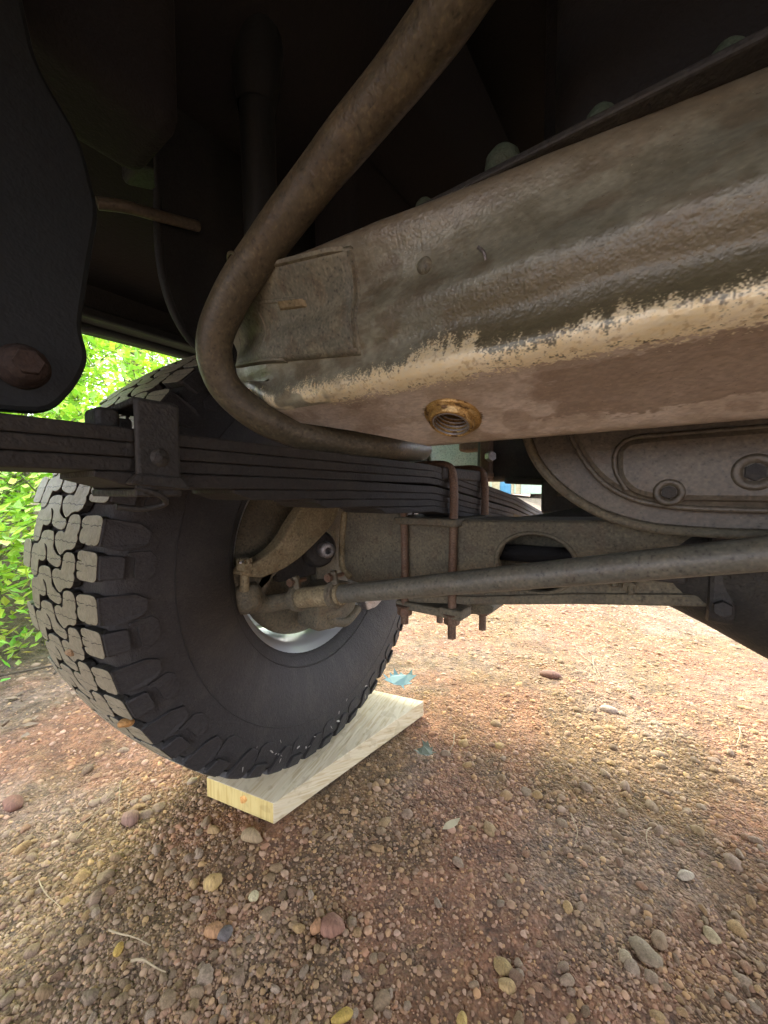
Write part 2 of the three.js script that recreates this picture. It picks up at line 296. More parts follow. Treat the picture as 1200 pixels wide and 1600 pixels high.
  // shoulder lugs that run down the inner wall; u in pitches, r in metres
  function lug(poly, hIn) {
    const g = norm(extrude(shape(poly.map(([u, r]) => [u * P, r]), 0.003), hIn, 0.0012, null, 2)), p = g.attributes.position;
    for (let i = 0; i < p.count; i++) { const a = p.getX(i) / RT, r = p.getY(i), h = p.getZ(i); p.setXYZ(i, r * Math.cos(a), r * Math.sin(a), carcassZ(Math.min(r, 0.4165)) - 0.003 + h); }
    g.computeVertexNormals(); return boxUV(g);
  }
  const big = lug([[0.02, 0.4285], [0.74, 0.4285], [0.84, 0.408], [0.72, 0.386], [0.60, 0.379], [0.24, 0.377], [0.03, 0.392]], 0.0085);
  const slit = lug([[0.86, 0.400], [0.95, 0.400], [1.02, 0.392], [1.60, 0.392], [1.78, 0.384], [1.55, 0.368], [1.02, 0.366], [0.80, 0.374]], 0.0058);
  const biter = lug([[0.96, 0.4275], [1.60, 0.4275], [1.60, 0.404], [0.98, 0.404]], 0.0115);
  for (let k = 0; k < N; k += 2) for (const g of [big, slit, biter]) { const m = put(tyre, numbered('sidewall_lug'), g, M.rubber); m.rotation.z = start + k * Math.PI * 2 / N; }
  { // dried mud flecks low on the wall
    const r = rng(313), fm = std({ map: grime([150, 146, 138], [186, 182, 172], [120, 112, 100], 0.5, 0.2, 195, 20) });
    for (let i = 0; i < 22; i++) { const a = Math.PI * rr(1.30, 1.62, r), q = rr(0.345, 0.412, r), m = put(tyre, numbered('mud_fleck'), chipGeos[i % 6], fm); m.position.set(q * Math.cos(a), q * Math.sin(a), carcassZ(Math.min(q, 0.4165)) + (q > 0.378 ? 0.004 : 0.0004)); m.rotation.z = rr(0, 6, r); m.scale.set(rr(0.002, 0.009, r), rr(0.001, 0.003, r), 0.0010); }
  }
  // raised bead and decoration rings
  for (const [r, w] of [[0.342, 0.0014], [0.240, 0.002]]) { const t = new THREE.TorusGeometry(r, w, 8, 120); t.translate(0, 0, carcassZ(r) + 0.0003); put(tyre, 'wall_ring', t, M.rubber); }
}
// ---- alloy wheel
{
  const toWorld = (o) => { o.position.set(...HUB); o.rotation.y = STEER; return o; };
  const prof = [[0.221, -0.018], [0.214, -0.026], [0.208, -0.034], [0.198, -0.045], [0.192, -0.075], [0.190, -0.14], [0.196, -0.20], [0.204, -0.232], [0.214, -0.240], [0.221, -0.250], [0.224, -0.245], [0.217, -0.234], [0.20, -0.20], [0.196, -0.14], [0.198, -0.07], [0.205, -0.045], [0.216, -0.032], [0.221, -0.018]].map((p) => new THREE.Vector2(...p));
  const barrel = new THREE.LatheGeometry(prof, 96); barrel.rotateX(Math.PI / 2);
  const rim = toWorld(put(truck, 'wheel_rim', boxUV(barrel), M.alloy, 'silver alloy wheel rim inside the tyre'));
  const face = new THREE.Shape(); face.absarc(0, 0, 0.191, 0, Math.PI * 2);
  for (let k = 0; k < 8; k++) { const a = k * Math.PI / 4, h = new THREE.Path(), q = (r, t) => [r * Math.cos(a + t), r * Math.sin(a + t)]; h.moveTo(...q(0.105, -0.17)); h.lineTo(...q(0.172, -0.27)); h.lineTo(...q(0.178, 0)); h.lineTo(...q(0.172, 0.27)); h.lineTo(...q(0.105, 0.17)); h.closePath(); face.holes.push(h); }
  const fg = new THREE.ExtrudeGeometry(face, { depth: 0.018, bevelEnabled: true, bevelSize: 0.002, bevelThickness: 0.002, bevelSegments: 1, curveSegments: 48 }); fg.translate(0, 0, -0.205);
  put(rim, 'spoke_face', boxUV(fg), M.alloy);
}
{ // the other front wheel, out of the picture, keeps the light off the ground from that side
  const prof2 = [...PROF, ...PROF.slice(0, -1).reverse().map(([r, z]) => [r, -TW - z])].map(([r, z]) => new THREE.Vector2(r, z)), g2 = new THREE.LatheGeometry(prof2, 72); g2.rotateX(Math.PI / 2);
  const t2 = put(truck, 'tyre', boxUV(g2), M.rubber); t2.position.set(0.84, 0.432, -0.60); t2.rotation.y = -Math.PI / 2 + 0.066;
  const d2 = new THREE.LatheGeometry([[0.04, -0.12], [0.19, -0.12], [0.215, -0.03], [0.22, -0.03], [0.2, -0.13], [0.04, -0.14]].map((p) => new THREE.Vector2(...p)), 48); d2.rotateX(Math.PI / 2);
  const w2 = put(truck, 'wheel_rim', boxUV(d2), M.alloy); w2.position.copy(t2.position); w2.rotation.y = t2.rotation.y;
}
// a frame of the wheel for the parts inside it: local z inward, x forward along the tyre, y up
const W = new THREE.Matrix4().makeRotationY(STEER).setPosition(...HUB);
const inWheel = (g) => g.applyMatrix4(W);

// ---- brake and knuckle
{
  const shield = new THREE.LatheGeometry([[0.03, -0.05], [0.09, -0.046], [0.155, -0.050], [0.178, -0.054], [0.186, -0.064], [0.183, -0.067], [0.155, -0.060], [0.03, -0.058]].map((p) => new THREE.Vector2(...p)), 72); shield.rotateX(Math.PI / 2);
  put(truck, 'brake_shield', boxUV(inWheel(shield)), M.axle);
  const disc = new THREE.LatheGeometry([[0.05, -0.088], [0.166, -0.088], [0.168, -0.091], [0.168, -0.117], [0.166, -0.12], [0.05, -0.12]].map((p) => new THREE.Vector2(...p)), 72); disc.rotateX(Math.PI / 2);
  put(truck, 'brake_disc', boxUV(inWheel(disc)), M.steel);
  // curved caliper arm
  const cal = slabX([[-0.372, 0.462], [-0.386, 0.476], [-0.405, 0.480], [-0.440, 0.494], [-0.468, 0.516], [-0.492, 0.548], [-0.520, 0.578], [-0.560, 0.590], [-0.625, 0.585], [-0.618, 0.560], [-0.598, 0.532], [-0.570, 0.512], [-0.542, 0.494], [-0.508, 0.474], [-0.468, 0.458], [-0.418, 0.449]], -0.600, 0.032, 0.012, 0.005);
  put(truck, 'caliper_arm', boxUV(cal), M.dusty, 'tan dusty curved caliper arm inside the wheel');
  const calBody = slabX([[-0.375, 0.462], [-0.42, 0.452], [-0.50, 0.470], [-0.53, 0.50], [-0.50, 0.52], [-0.44, 0.40], [-0.395, 0.40]], -0.632, 0.036, 0.010, 0.004);
  put(truck, 'brake_caliper', boxUV(calBody), M.axle);
  // knuckle body, lower ball joint and axle end
  const kn = join([lathe([[0.0001, 0.045], [0.03, 0.044], [0.038, 0.03], [0.036, 0.0], [0.044, -0.004], [0.044, -0.02], [0.034, -0.026], [0.026, -0.05], [0.0001, -0.052]], [-0.590, 0.362, -0.585], [0.12, 1, 0], 28),
    slabX([[-0.545, 0.40], [-0.60, 0.41], [-0.655, 0.40], [-0.66, 0.34], [-0.60, 0.31], [-0.53, 0.32]], -0.615, 0.06, 0.02, 0.006),
    slabX([[-0.59, 0.40], [-0.66, 0.40], [-0.655, 0.58], [-0.60, 0.585]], -0.632, 0.02, 0.012, 0.004)]);
  put(truck, 'steering_knuckle', kn, M.axle);
  put(truck, 'knuckle_web', join([slabX([[-0.48, 0.42], [-0.66, 0.42], [-0.66, 0.58], [-0.56, 0.585], [-0.50, 0.53]], -0.628, 0.012, 0.02, 0.003), lathe([[0.0001, 0.02], [0.03, 0.018], [0.04, 0.0], [0.045, -0.03]], [-0.60, 0.478, -0.586], [1, 0, 0.4], 26)]), M.dark);
  const end = join([lathe([[0.007, 0.010], [0.012, 0.010], [0.0165, 0.006], [0.0165, -0.01], [0.007, -0.01]], [-0.566, 0.480, -0.575], [1, 0, 0.5], 20), rod([-0.600, 0.480, -0.590], [-0.573, 0.480, -0.579], 0.017)]);
  put(truck, 'bolt_eye', end, M.steel);
  // steering stop lit from beyond
  put(truck, 'steering_stop', boxUV(slabX([[-0.700, 0.322], [-0.735, 0.322], [-0.800, 0.352], [-0.795, 0.375], [-0.735, 0.352], [-0.69, 0.345]], -0.585, 0.028, 0.008, 0.003)), M.steel);
  put(truck, 'tension_link', join([tube([[-0.585, 0.395, -0.535], [-0.56, 0.335, -0.575], [-0.555, 0.318, -0.62], [-0.56, 0.335, -0.668]], 0.010, 24, 10)]), M.axle);
}
// ---- tie rod
{
  const A = V(-0.58, 0.397, -0.472), Bq = V(0.22, 0.572, -0.520), dir = Bq.clone().sub(A).normalize(), at = (t) => A.clone().addScaledVector(dir, t).toArray();
  const rodG = boxUV(rod(at(0.10), at(0.85), 0.0155, 0.0175, 26));
  const tr = put(truck, 'tie_rod', rodG, M.steer, 'long grey steering tie rod crossing the axle beam');
  put(tr, 'adjusting_sleeve', boxUV(rod(at(0.042), at(0.146), 0.0185, 0.0185, 24)), M.dusty);
  for (const t of [0.040, 0.132]) {
    const c = at(t), ring = lathe([[0.0185, -0.007], [0.0235, -0.007], [0.0245, -0.005], [0.0245, 0.005], [0.0235, 0.007], [0.0185, 0.007]], c, dir.toArray(), 26);
    const ear = box(c[0], c[1] + 0.030, c[2] + 0.004, 0.012, 0.024, 0.016, 0.003, [0, 0.6, 0.2]);
    const cl = put(tr, 'sleeve_clamp', join([ring, ear]), M.axle);
    put(cl, 'clamp_bolt', join([rod([c[0], c[1] + 0.032, c[2] - 0.018], [c[0], c[1] + 0.032, c[2] + 0.022], 0.004, 0.004, 10), hexNut([c[0], c[1] + 0.032, c[2] + 0.018], [0, 0, 1], 0.008, 0.007)]), M.bolt);
  }
  const neck = join([tube([[-0.598, 0.415, -0.415], [-0.600, 0.395, -0.435], [-0.588, 0.393, -0.460], at(0.045)], 0.017, 24, 14, (t) => 1.1 - 0.25 * t),
    lathe([[0.0001, 0.028], [0.018, 0.027], [0.027, 0.015], [0.029, -0.006], [0.024, -0.022], [0.0001, -0.026]], [-0.600, 0.412, -0.405], [0.05, 1, 0.05], 26)]);
  const e = put(truck, 'tie_rod_end', neck, M.axle);
  put(e, 'ball_stud', join([rod([-0.585, 0.43, -0.392], [-0.578, 0.487, -0.388], 0.0085, 0.007, 14)]), M.dusty);
  put(e, 'castle_nut', join([hexNut([-0.579, 0.475, -0.388], [0.1, 1, 0], 0.014, 0.013), ...[0, 1, 2, 3, 4, 5].map((k) => box(-0.578 + 0.010 * Math.cos(k * 1.047), 0.484, -0.388 + 0.010 * Math.sin(k * 1.047), 0.005, 0.008, 0.005, 0.001))]), M.dusty);
  put(e, 'cotter_pin', join([tube([[-0.565, 0.484, -0.372], [-0.578, 0.484, -0.388], [-0.590, 0.484, -0.402], [-0.592, 0.478, -0.412]], 0.0022, 16, 8)]), M.steel);
}
// ---- axle beam with its window, end plate, hollow arm, perch
{
  const win = new THREE.Path(); win.absellipse(-0.163, 0.4885, 0.060, 0.046, 0, Math.PI * 2);
  const face = [[-0.44, 0.405], [-0.40, 0.389], [-0.25, 0.410], [-0.10, 0.437], [0.04, 0.458], [0.06, 0.464], [0.08, 0.49], [0.08, 0.569], [-0.10, 0.557], [-0.36, 0.548], [-0.44, 0.552]];
  const front = slabZ(face, -0.645, 0.014, 0.01, 0.004, [win]);
  const back = slabZ(face, -0.755, 0.014, 0.01, 0.004);
  const top = join([slabZ([[-0.44, 0.540], [-0.36, 0.536], [-0.10, 0.545], [0.08, 0.557], [0.08, 0.570], [-0.10, 0.5585], [-0.36, 0.5495], [-0.44, 0.5535]], -0.752, 0.112, 0.002, 0.002), slabZ([[-0.44, 0.402], [-0.40, 0.386], [-0.25, 0.407], [-0.10, 0.434], [0.04, 0.455], [0.07, 0.461], [0.07, 0.474], [0.04, 0.471], [-0.10, 0.450], [-0.25, 0.422], [-0.40, 0.400], [-0.44, 0.414]], -0.752, 0.128, 0.004, 0.003)]);
  const beam = put(truck, 'axle_beam', mergeGeometries([boxUV(front), boxUV(back), top]), M.axle, 'grey forged front axle beam with an oval window');
  // raised lip round the window and the shaft inside it
  const lip = new THREE.TorusGeometry(1, 0.07, 8, 64); lip.scale(0.062, 0.048, 0.06); lip.translate(-0.163, 0.4885, -0.632); put(beam, 'window_lip', boxUV(lip), M.axle);
  put(truck, 'drive_shaft', join([rod([-0.45, 0.486, -0.70], [0.2, 0.50, -0.70], 0.015)]), M.soot);
  // end plate behind the knuckle: a dished casting with a bright edge
  const plate = join([slabZ([[-0.580, 0.556], [-0.586, 0.43], [-0.56, 0.405], [-0.44, 0.398], [-0.42, 0.42], [-0.42, 0.56], [-0.47, 0.575], [-0.54, 0.572]], -0.660, 0.024, 0.014, 0.005)]);
  const ep = put(beam, 'end_plate', plate, M.axle, 'dusty grey end plate of the axle beam');
  put(ep, 'edge_rib', join([tube([[-0.568, 0.558, -0.634], [-0.576, 0.50, -0.634], [-0.574, 0.432, -0.634], [-0.552, 0.414, -0.634]], 0.007, 24, 10)]), M.dusty);
  // spring perch: a shelf and lower plate for the U-bolts
  put(truck, 'spring_perch', join([box(-0.352, 0.547, -0.695, 0.13, 0.014, 0.18, 0.004)]), M.axle);
  const sp = put(truck, 'spring_plate', join([slabZ([[-0.395, 0.386], [-0.275, 0.392], [-0.255, 0.380], [-0.262, 0.366], [-0.31, 0.357], [-0.33, 0.372], [-0.385, 0.372]], -0.785, 0.075, 0.006, 0.003), box(-0.36, 0.382, -0.70, 0.12, 0.016, 0.17, 0.004), box(-0.300, 0.385, -0.632, 0.045, 0.018, 0.045, 0.004)]), M.axle);
  void sp;
}
// ---- differential housing: a dark swelling at the right end of the beam
{
  const g = lathe([[0.046, 0.36], [0.046, 0.34], [0.052, 0.31], [0.064, 0.27], [0.084, 0.225], [0.112, 0.17], [0.140, 0.11], [0.158, 0.05], [0.165, -0.02], [0.160, -0.09], [0.13, -0.16], [0.08, -0.20], [0.0001, -0.21]], [0.275, 0.503, -0.695], [-1, 0, 0], 48);
  const ribs = [0, 1, 2, 3].map((k) => { const t = new THREE.TorusGeometry(0.155, 0.005, 8, 48); t.rotateY(Math.PI / 2); t.scale(1, 0.96, 0.98); t.translate(0.20 + k * 0.05, 0.503, -0.695); return t; });
  const d = put(truck, 'differential_housing', join([g, ...ribs]), M.frame);
  put(d, 'housing_flange', join([slabX([[-0.606, 0.578], [-0.775, 0.578], [-0.775, 0.440], [-0.700, 0.424], [-0.606, 0.440]], 0.048, 0.026, 0.024, 0.005), ...[[-0.602, 0.462], [-0.602, 0.556]].map(([z, y]) => hexNut([0.061, y, z], [0, 0, 1], 0.010, 0.010))]), M.frame);
  // small fittings on its face
  for (const [x, y] of [[-0.055, 0.492], [-0.035, 0.485]]) put(d, 'vent_fitting', join([hexNut([x, y - 0.01, -0.625], [0.1, -0.4, 1], 0.009, 0.02), rod([x, y + 0.004, -0.628], [x + 0.004, y - 0.022, -0.612], 0.005, 0.004, 10)]), M.axle);
  put(d, 'casting_boss', boxUV(box(0.005, 0.500, -0.625, 0.045, 0.034, 0.02, 0.005)), M.dark);
}
// ---- stamped cover above the beam (three stepped layers, two bolts)
{
  const X1 = 0.55;
  const outer = [[-0.170, 0.80], [-0.163, 0.690], [-0.150, 0.652], [-0.128, 0.620], [-0.098, 0.593], [-0.060, 0.571], [-0.015, 0.558], [0.04, 0.555], [X1, 0.560], [X1, 0.80]];
  const mid = [[-0.120, 0.80], [-0.112, 0.70], [-0.100, 0.668], [-0.082, 0.634], [-0.060, 0.608], [-0.030, 0.590], [0.01, 0.582], [0.06, 0.580], [X1, 0.583], [X1, 0.80]];
  const pl = [[-0.047, 0.640], [-0.047, 0.652], [-0.036, 0.6635], [0.0, 0.6655], [0.084, 0.6665], [X1, 0.668], [X1, 0.588], [0.0, 0.5905], [-0.030, 0.598], [-0.046, 0.618]];
  const cov = put(truck, 'stamped_cover', join([slabZ(outer, -0.600, 0.030, 0.02, 0.006)]), M.pan, 'brown stamped steel cover with stepped rounded edges');
  put(cov, 'rolled_flange', join([tube(outer.slice(0, 9).map(([x, y]) => [x, y, -0.568]), 0.0060, 80, 10)]), M.axle);
  put(cov, 'cover_body', join([slabZ(mid, -0.600, 0.052, 0.02, 0.010), tube(mid.slice(0, 9).map(([x, y]) => [x + 0.002, y + 0.002, -0.551]), 0.0035, 80, 8)]), M.pan);
  const holes = [];
  put(cov, 'raised_panel', join([slabZ(pl, -0.560, 0.020, 0.014, 0.007, holes), tube([[X1, 0.668, -0.545], [0.084, 0.6665, -0.545], [0.0, 0.6655, -0.545], [-0.036, 0.6635, -0.545], [-0.048, 0.650, -0.545], [-0.048, 0.628, -0.545], [-0.036, 0.603, -0.545]], 0.0032, 60, 8)]), M.pan);
  for (const [x, y, s] of [[0.005, 0.6005, 1], [0.075, 0.621, 1.25]]) {
    const b = put(cov, 'dimple', boxUV(lathe([[0.006 * s, -0.004], [0.008 * s, 0.002], [0.0125 * s, 0.003], [0.015 * s, 0.001], [0.016 * s, -0.004]], [x, y, -0.5405], [0, 0, 1], 28)), M.pan);
    put(b, 'bolt_head', join([hexNut([x, y, -0.5395], [0, 0, 1], 0.0075 * s, 0.006)]), M.dark);
  }
}
// ---- leaf spring
{
  const X0 = -0.386, Wd = 0.076;
  const ctr = (z) => -0.125 * Math.max(0, -z - 0.57) - 0.06 * Math.max(0, -z - 1.0) - 0.012 * smooth(0.1, -0.4, -z);   // gentle sweep of the top face
  const leaves = [[0.35, -1.45, 0.0105, 0], [0.30, -1.36, 0.0105, 1], [0.22, -1.25, 0.0105, 2], [-0.095, -1.14, 0.0120, 3], [-0.20, -1.0, 0.0105, 4], [-0.30, -0.98, 0.0105, 5], [-0.42, -0.92, 0.010, 6]];
  const sp = new THREE.Group(); sp.name = 'leaf_spring'; sp.userData.label = 'dark steel leaf spring pack with a rebound clip'; truck.add(sp);
  let y = 0.6465;
  for (const [z0, z1, th, k] of leaves) {
    const n = 40, top = [], bot = [];
    for (let i = 0; i <= n; i++) { const z = mix(z0, z1, i / n), b = y + ctr(z) + (k > 2 ? -0.004 * smooth(0.3, 0.6, -z) : 0); const e = Math.min(1, Math.min(z0 - z, z - z1) / 0.02 + 0.35); top.push([z, b]); bot.push([z, b - (th - 0.0003) * e]); }
    const g = slabX([...top, ...bot.reverse()], X0 + (k % 2) * 0.001, Wd - (k % 3) * 0.001, 0, 0.0014);
    put(sp, 'leaf', boxUV(g), M.spring); y -= th;
  }
  // rebound clip round the pack
  const z = -0.134, clip = join([box(-0.3055, 0.6345, z, 0.006, 0.066, 0.031, 0.003), box(-0.3905, 0.634, z, 0.006, 0.064, 0.031, 0.003), box(-0.348, 0.600, z, 0.088, 0.006, 0.033, 0.002), box(-0.330, 0.6655, z, 0.046, 0.005, 0.031, 0.002, [0, 0, 0.04]),
    slabX([[-0.112, 0.606], [-0.156, 0.602], [-0.150, 0.612], [-0.118, 0.614]], -0.31, 0.010, 0.003, 0.002)]);
  const cp = put(sp, 'rebound_clip', clip, M.frame); put(cp, 'clip_rivet', join([lathe([[0.0001, 0.004], [0.005, 0.003], [0.007, 0]], [-0.3025, 0.626, -0.134], [1, 0, 0], 14)]), M.frame);
  put(sp, 'clip_stop', join([box(-0.345, 0.655, -0.112, 0.026, 0.016, 0.016, 0.004)]), M.frame);
  put(sp, 'clip_tab', join([tube([[-0.305, 0.604, -0.118], [-0.304, 0.598, -0.134], [-0.309, 0.592, -0.140], [-0.315, 0.588, -0.128], [-0.318, 0.590, -0.110]], 0.0022, 20, 8)]), M.frame);
  put(sp, 'spring_top_plate', join([box(-0.350, 0.634, -0.70, 0.088, 0.022, 0.21, 0.005), box(-0.350, 0.618, -0.795, 0.082, 0.05, 0.02, 0.004)]), M.spring);
  // U-bolts
  for (const [zz, ft, up] of [[-0.622, [0.338, 0.345], 0], [-0.768, [0.311, 0.307], 0]]) {
    const xi = -0.301, xo = -0.402, r = 0.0075, yt = 0.650 + up;
    const u = put(truck, 'u_bolt', join([tube([[xi, ft[0], zz], [xi, 0.45, zz], [xi, yt - 0.024, zz], [xi - 0.006, yt - 0.006, zz], [xi - 0.022, yt, zz], [(xi + xo) / 2, yt + 0.001, zz], [xo + 0.022, yt, zz], [xo + 0.006, yt - 0.006, zz], [xo, yt - 0.024, zz], [xo, 0.45, zz], [xo, ft[1], zz]], r, 120, 12)]), M.bolt, 'rusty square U-bolt clamping the spring to the axle');
    for (const [x, f] of [[xi, zz > -0.7 ? 0.372 : 0.352], [xo, zz > -0.7 ? 0.370 : 0.352]]) { put(u, 'nut', join([hexNut([x, f, zz], [0, 1, 0], 0.0145, 0.016)]), M.bolt); put(u, 'washer', join([lathe([[0.008, -0.0015], [0.017, -0.0015], [0.017, 0.0015], [0.008, 0.0015]], [x, f + 0.0105, zz], [0, 1, 0], 24)]), M.bolt); }
  }
}
// ---- the big box member with its drain hole
{
  const prof = [[-0.345, 0.842], [-0.312, 0.846], [-0.300, 0.838], [-0.299, 0.812], [-0.2955, 0.790], [-0.291, 0.770], [-0.2945, 0.755], [-0.300, 0.740], [-0.2995, 0.726], [-0.2965, 0.716], [-0.2985, 0.706], [-0.306, 0.7005], [-0.322, 0.6945], [-0.35, 0.6820], [-0.40, 0.6575], [-0.408, 0.656]];
  const n = 110, curve = new THREE.CatmullRomCurve3(prof.map(([z, y]) => V(0, y, z)), false, 'centripetal'), pts = curve.getSpacedPoints(n), back = [[-0.412, 0.66], [-0.409, 0.672], [-0.36, 0.697], [-0.345, 0.715], [-0.343, 0.835]];
  const row = [...pts.map((p) => [p.z, p.y]), ...back], NR = row.length, NC = 150, XR = 0.48;
  const xs = (z, y, i) => i > n ? (z < -0.35 ? -0.23 : -0.40) : y > 0.735 ? -0.463 + 0.075 * smooth(0.80, 0.86, y) : z > -0.302 ? mix(-0.440, -0.463, smooth(0.702, 0.735, y)) : mix(-0.440, -0.232, smooth(-0.302, -0.402, z) * 0.35 + clamp((-0.302 - z) / 0.10) * 0.65);
  const pos = [], uv = [], idx = [];
  row.forEach(([z, y], i) => {
    const x0 = xs(z, y, i);
    for (let j = 0; j < NC; j++) {
      const x = mix(x0, XR, Math.pow(j / (NC - 1), 1.25)), end = smooth(-0.37, -0.465, x);
      const dent = (fbm(x * 14, i * 0.06, 600, 3) - 0.5) * 0.0035;
      const yy = y + (y < 0.735 ? 0.030 * end * smooth(-0.40, -0.30, z) : 0), zz = z + dent - (y > 0.78 ? 0.12 * (x + 0.056) * smooth(0.78, 0.84, y) : 0) - 0.012 * end;
      pos.push(x, yy, zz); uv.push((x + 0.5), i <= n ? i / n : 0.02);
    }
  });
  const hole = V(-0.1755, 0.6765, -0.3595), q0 = V(); const cutAt = (a) => q0.fromArray(pos, a * 3).distanceTo(hole) < 0.0235;
  for (let i = 0; i < NR - 1; i++) for (let j = 0; j < NC - 1; j++) { const a = i * NC + j; if (cutAt(a) || cutAt(a + 1) || cutAt(a + NC) || cutAt(a + NC + 1)) continue; idx.push(a, a + NC, a + 1, a + 1, a + NC, a + NC + 1); }
  const g = new THREE.BufferGeometry(); g.setAttribute('position', new THREE.Float32BufferAttribute(pos, 3)); g.setAttribute('uv', new THREE.Float32BufferAttribute(uv, 2)); g.setIndex(idx); g.computeVertexNormals();
  // end wall
  const capP = [], cu = []; const cc = V(-0.40, 0.76, -0.325); for (let i = 0; i < NR; i++) { const k = (i + 1) % NR; const a = i * NC * 3, b = k * NC * 3; capP.push(cc.x, cc.y, cc.z, pos[b], pos[b + 1], pos[b + 2], pos[a], pos[a + 1], pos[a + 2]); cu.push(0.1, 0.3, 0.08, 0.35, 0.08, 0.3); }
  const cap = new THREE.BufferGeometry(); cap.setAttribute('position', new THREE.Float32BufferAttribute(capP, 3)); cap.setAttribute('uv', new THREE.Float32BufferAttribute(cu, 2)); cap.computeVertexNormals();
  const geo = mergeGeometries([norm(g), norm(cap)]);
  // arc positions along the profile that carry the coatings
  const L = curve.getLength(); void L;
  const vAt = (fn) => { for (let i = 0; i <= n; i++) if (fn(pts[i])) return i / n; return 1; };
  const vRidge = vAt((p) => p.y < 0.772), vLip = vAt((p) => p.y < 0.727), vEdge = vAt((p) => p.y < 0.7005), vEnd = 1;
  const tw = 2048, thh = 1024;
  const col = dataTex(tw, thh, (u, v) => {
    const x = u - 0.5, big = fbm(u * 9, v * 5, 610, 5), med = fbm(u * 34, v * 22, 620, 4), fine = fbm(u * 240, v * 130, 630, 2), streak = fbm(u * 150, v * 9, 640, 3);
    let c = mix3([110, 111, 96], [140, 140, 122], smooth(0.35, 0.7, big));
    c = mix3(c, [92, 88, 70], smooth(0.42, 0.72, fbm(u * 60, v * 20, 615, 5)) * 0.4);                                    // grey-green old paint with dust
    c = mix3(c, [92, 80, 62], smooth(0.5, 0.72, med) * 0.45);
    const brownTop = smooth(vRidge * 0.62, vRidge * 0.40, v + (med - 0.5) * 0.12); c = mix3(c, [104, 92, 74], brownTop * 0.55);
    if (v > vRidge - 0.02 && v < vLip + 0.04) {                                                              // dark greasy band, ragged at both ends
      const band = smooth(vRidge + 0.01, vRidge + 0.05, v + (big - 0.5) * 0.12) * smooth(-0.20, -0.12, x + (big - 0.5) * 0.16); c = mix3(c, [92, 86, 64], band * 0.85);
    }
    const xj = x + (fbm(u * 70, v * 50, 672, 3) - 0.5) * 0.03;
    const e0 = vLip + 0.036 - 0.055 * (streak - 0.45) - 0.03 * (med - 0.5) - 0.02 * smooth(0.05, 0.3, x) + 0.02 * smooth(-0.128, -0.118, xj) * smooth(-0.05, -0.07, xj) - 0.035 * smooth(-0.21, -0.18, xj) * smooth(-0.118, -0.128, xj), e1 = vEdge + 0.022 + (med - 0.5) * 0.03;
    const hair = fbm(u * 380, v * 60, 665, 3), gr = vnoise(u * 900, v * 300, 668);
    const lip = smooth(e0 - 0.020, e0 + 0.022, v + (hair - 0.5) * 0.05 + (gr - 0.5) * 0.05) * smooth(e1 + 0.010, e1 - 0.014, v + (fine - 0.5) * 0.06 + (gr - 0.5) * 0.03);
    const gap = smooth(0.50, 0.58, fbm(u * 22, v * 10 + 4, 650, 3)) * smooth(-0.23, -0.30, x) * 0.8;
    const cream = mix3(mix3([240, 230, 196], [208, 193, 150], clamp(med * 0.9 + (fine - 0.5) * 1.2)), [150, 128, 92], smooth(0.58, 0.78, fbm(u * 300, v * 95, 669, 3)) * 0.4);
    if (v > e1 - 0.012) {                                                                                     // underside: worn greyish primer with a browned strip towards the right
      c = mix3([186, 174, 158], [170, 156, 138], smooth(0.35, 0.65, med)); c = mix3(c, [146, 130, 112], smooth(0.62, 0.68, fbm(u * 26, v * 9, 646, 5)) * 0.5);
      if (fine > 0.3) c = mix3(c, [128, 110, 92], smooth(0.55, 0.7, fbm(u * 40, v * 13, 645, 5)) * 0.4);
      const sx = x + (big - 0.5) * 0.10 + (med - 0.5) * 0.05 + (fine - 0.5) * 0.02, sv = v - vEdge + (big - 0.5) * 0.16 + (med - 0.5) * 0.06 + (fine - 0.5) * 0.03; const strip = smooth(-0.105, -0.095, sx) * smooth(0.018, 0.024, sv) * smooth(0.262, 0.250, sv); c = mix3(c, [136, 120, 102], strip * 0.75);
    }
    c = mix3(c, cream, lip * (1 - gap));
    const k = 0.9 + 0.2 * fine; c = c.map((q) => q * k);
    const pit = vnoise(u * 700, v * 360, 655); if (pit > 0.965) c = mix3(c, [226, 214, 184], 0.3); if (pit < 0.03) c = mix3(c, [60, 46, 34], 0.6);
    return c;
  });
  col.repeat.set(1, 1);
  const bmp = dataTex(2048, 1024, (u, v) => { const a = fbm(u * 130, v * 40, 660, 4) * 0.5 + fbm(u * 520, v * 160, 670, 2) * 0.5; return [a * 255, a * 255, a * 255]; }, false);
  const mat = new THREE.MeshStandardMaterial({ map: col, bumpMap: bmp, bumpScale: 0.0006, roughness: 0.36, metalness: 0.12, side: THREE.DoubleSide });
  const bm = put(truck, 'box_crossmember', geo, mat, 'weathered box steel crossmember with a cream crust along its lower lip');
  // welded end plate with ribs
  const plateM = std({ map: grime([104, 104, 90], [140, 136, 112], [84, 68, 50], 0.5, 0.3, 181, 5), roughness: 0.6, bumpScale: 0.0003 });
  const faceZ = (x, y) => { let best = pts[0]; for (const p of pts) if (p.y > 0.722 && Math.abs(p.y - y) < Math.abs(best.y - y)) best = p; return best.z - (y > 0.78 ? 0.12 * (x + 0.056) * smooth(0.78, 0.84, y) : 0) - 0.012 * smooth(-0.37, -0.465, x); };
  const onFace = (g, lift) => { const p = g.attributes.position; for (let i = 0; i < p.count; i++) p.setZ(i, p.getZ(i) + faceZ(p.getX(i), Math.min(p.getY(i), 0.836)) + lift); g.computeVertexNormals(); return g; };
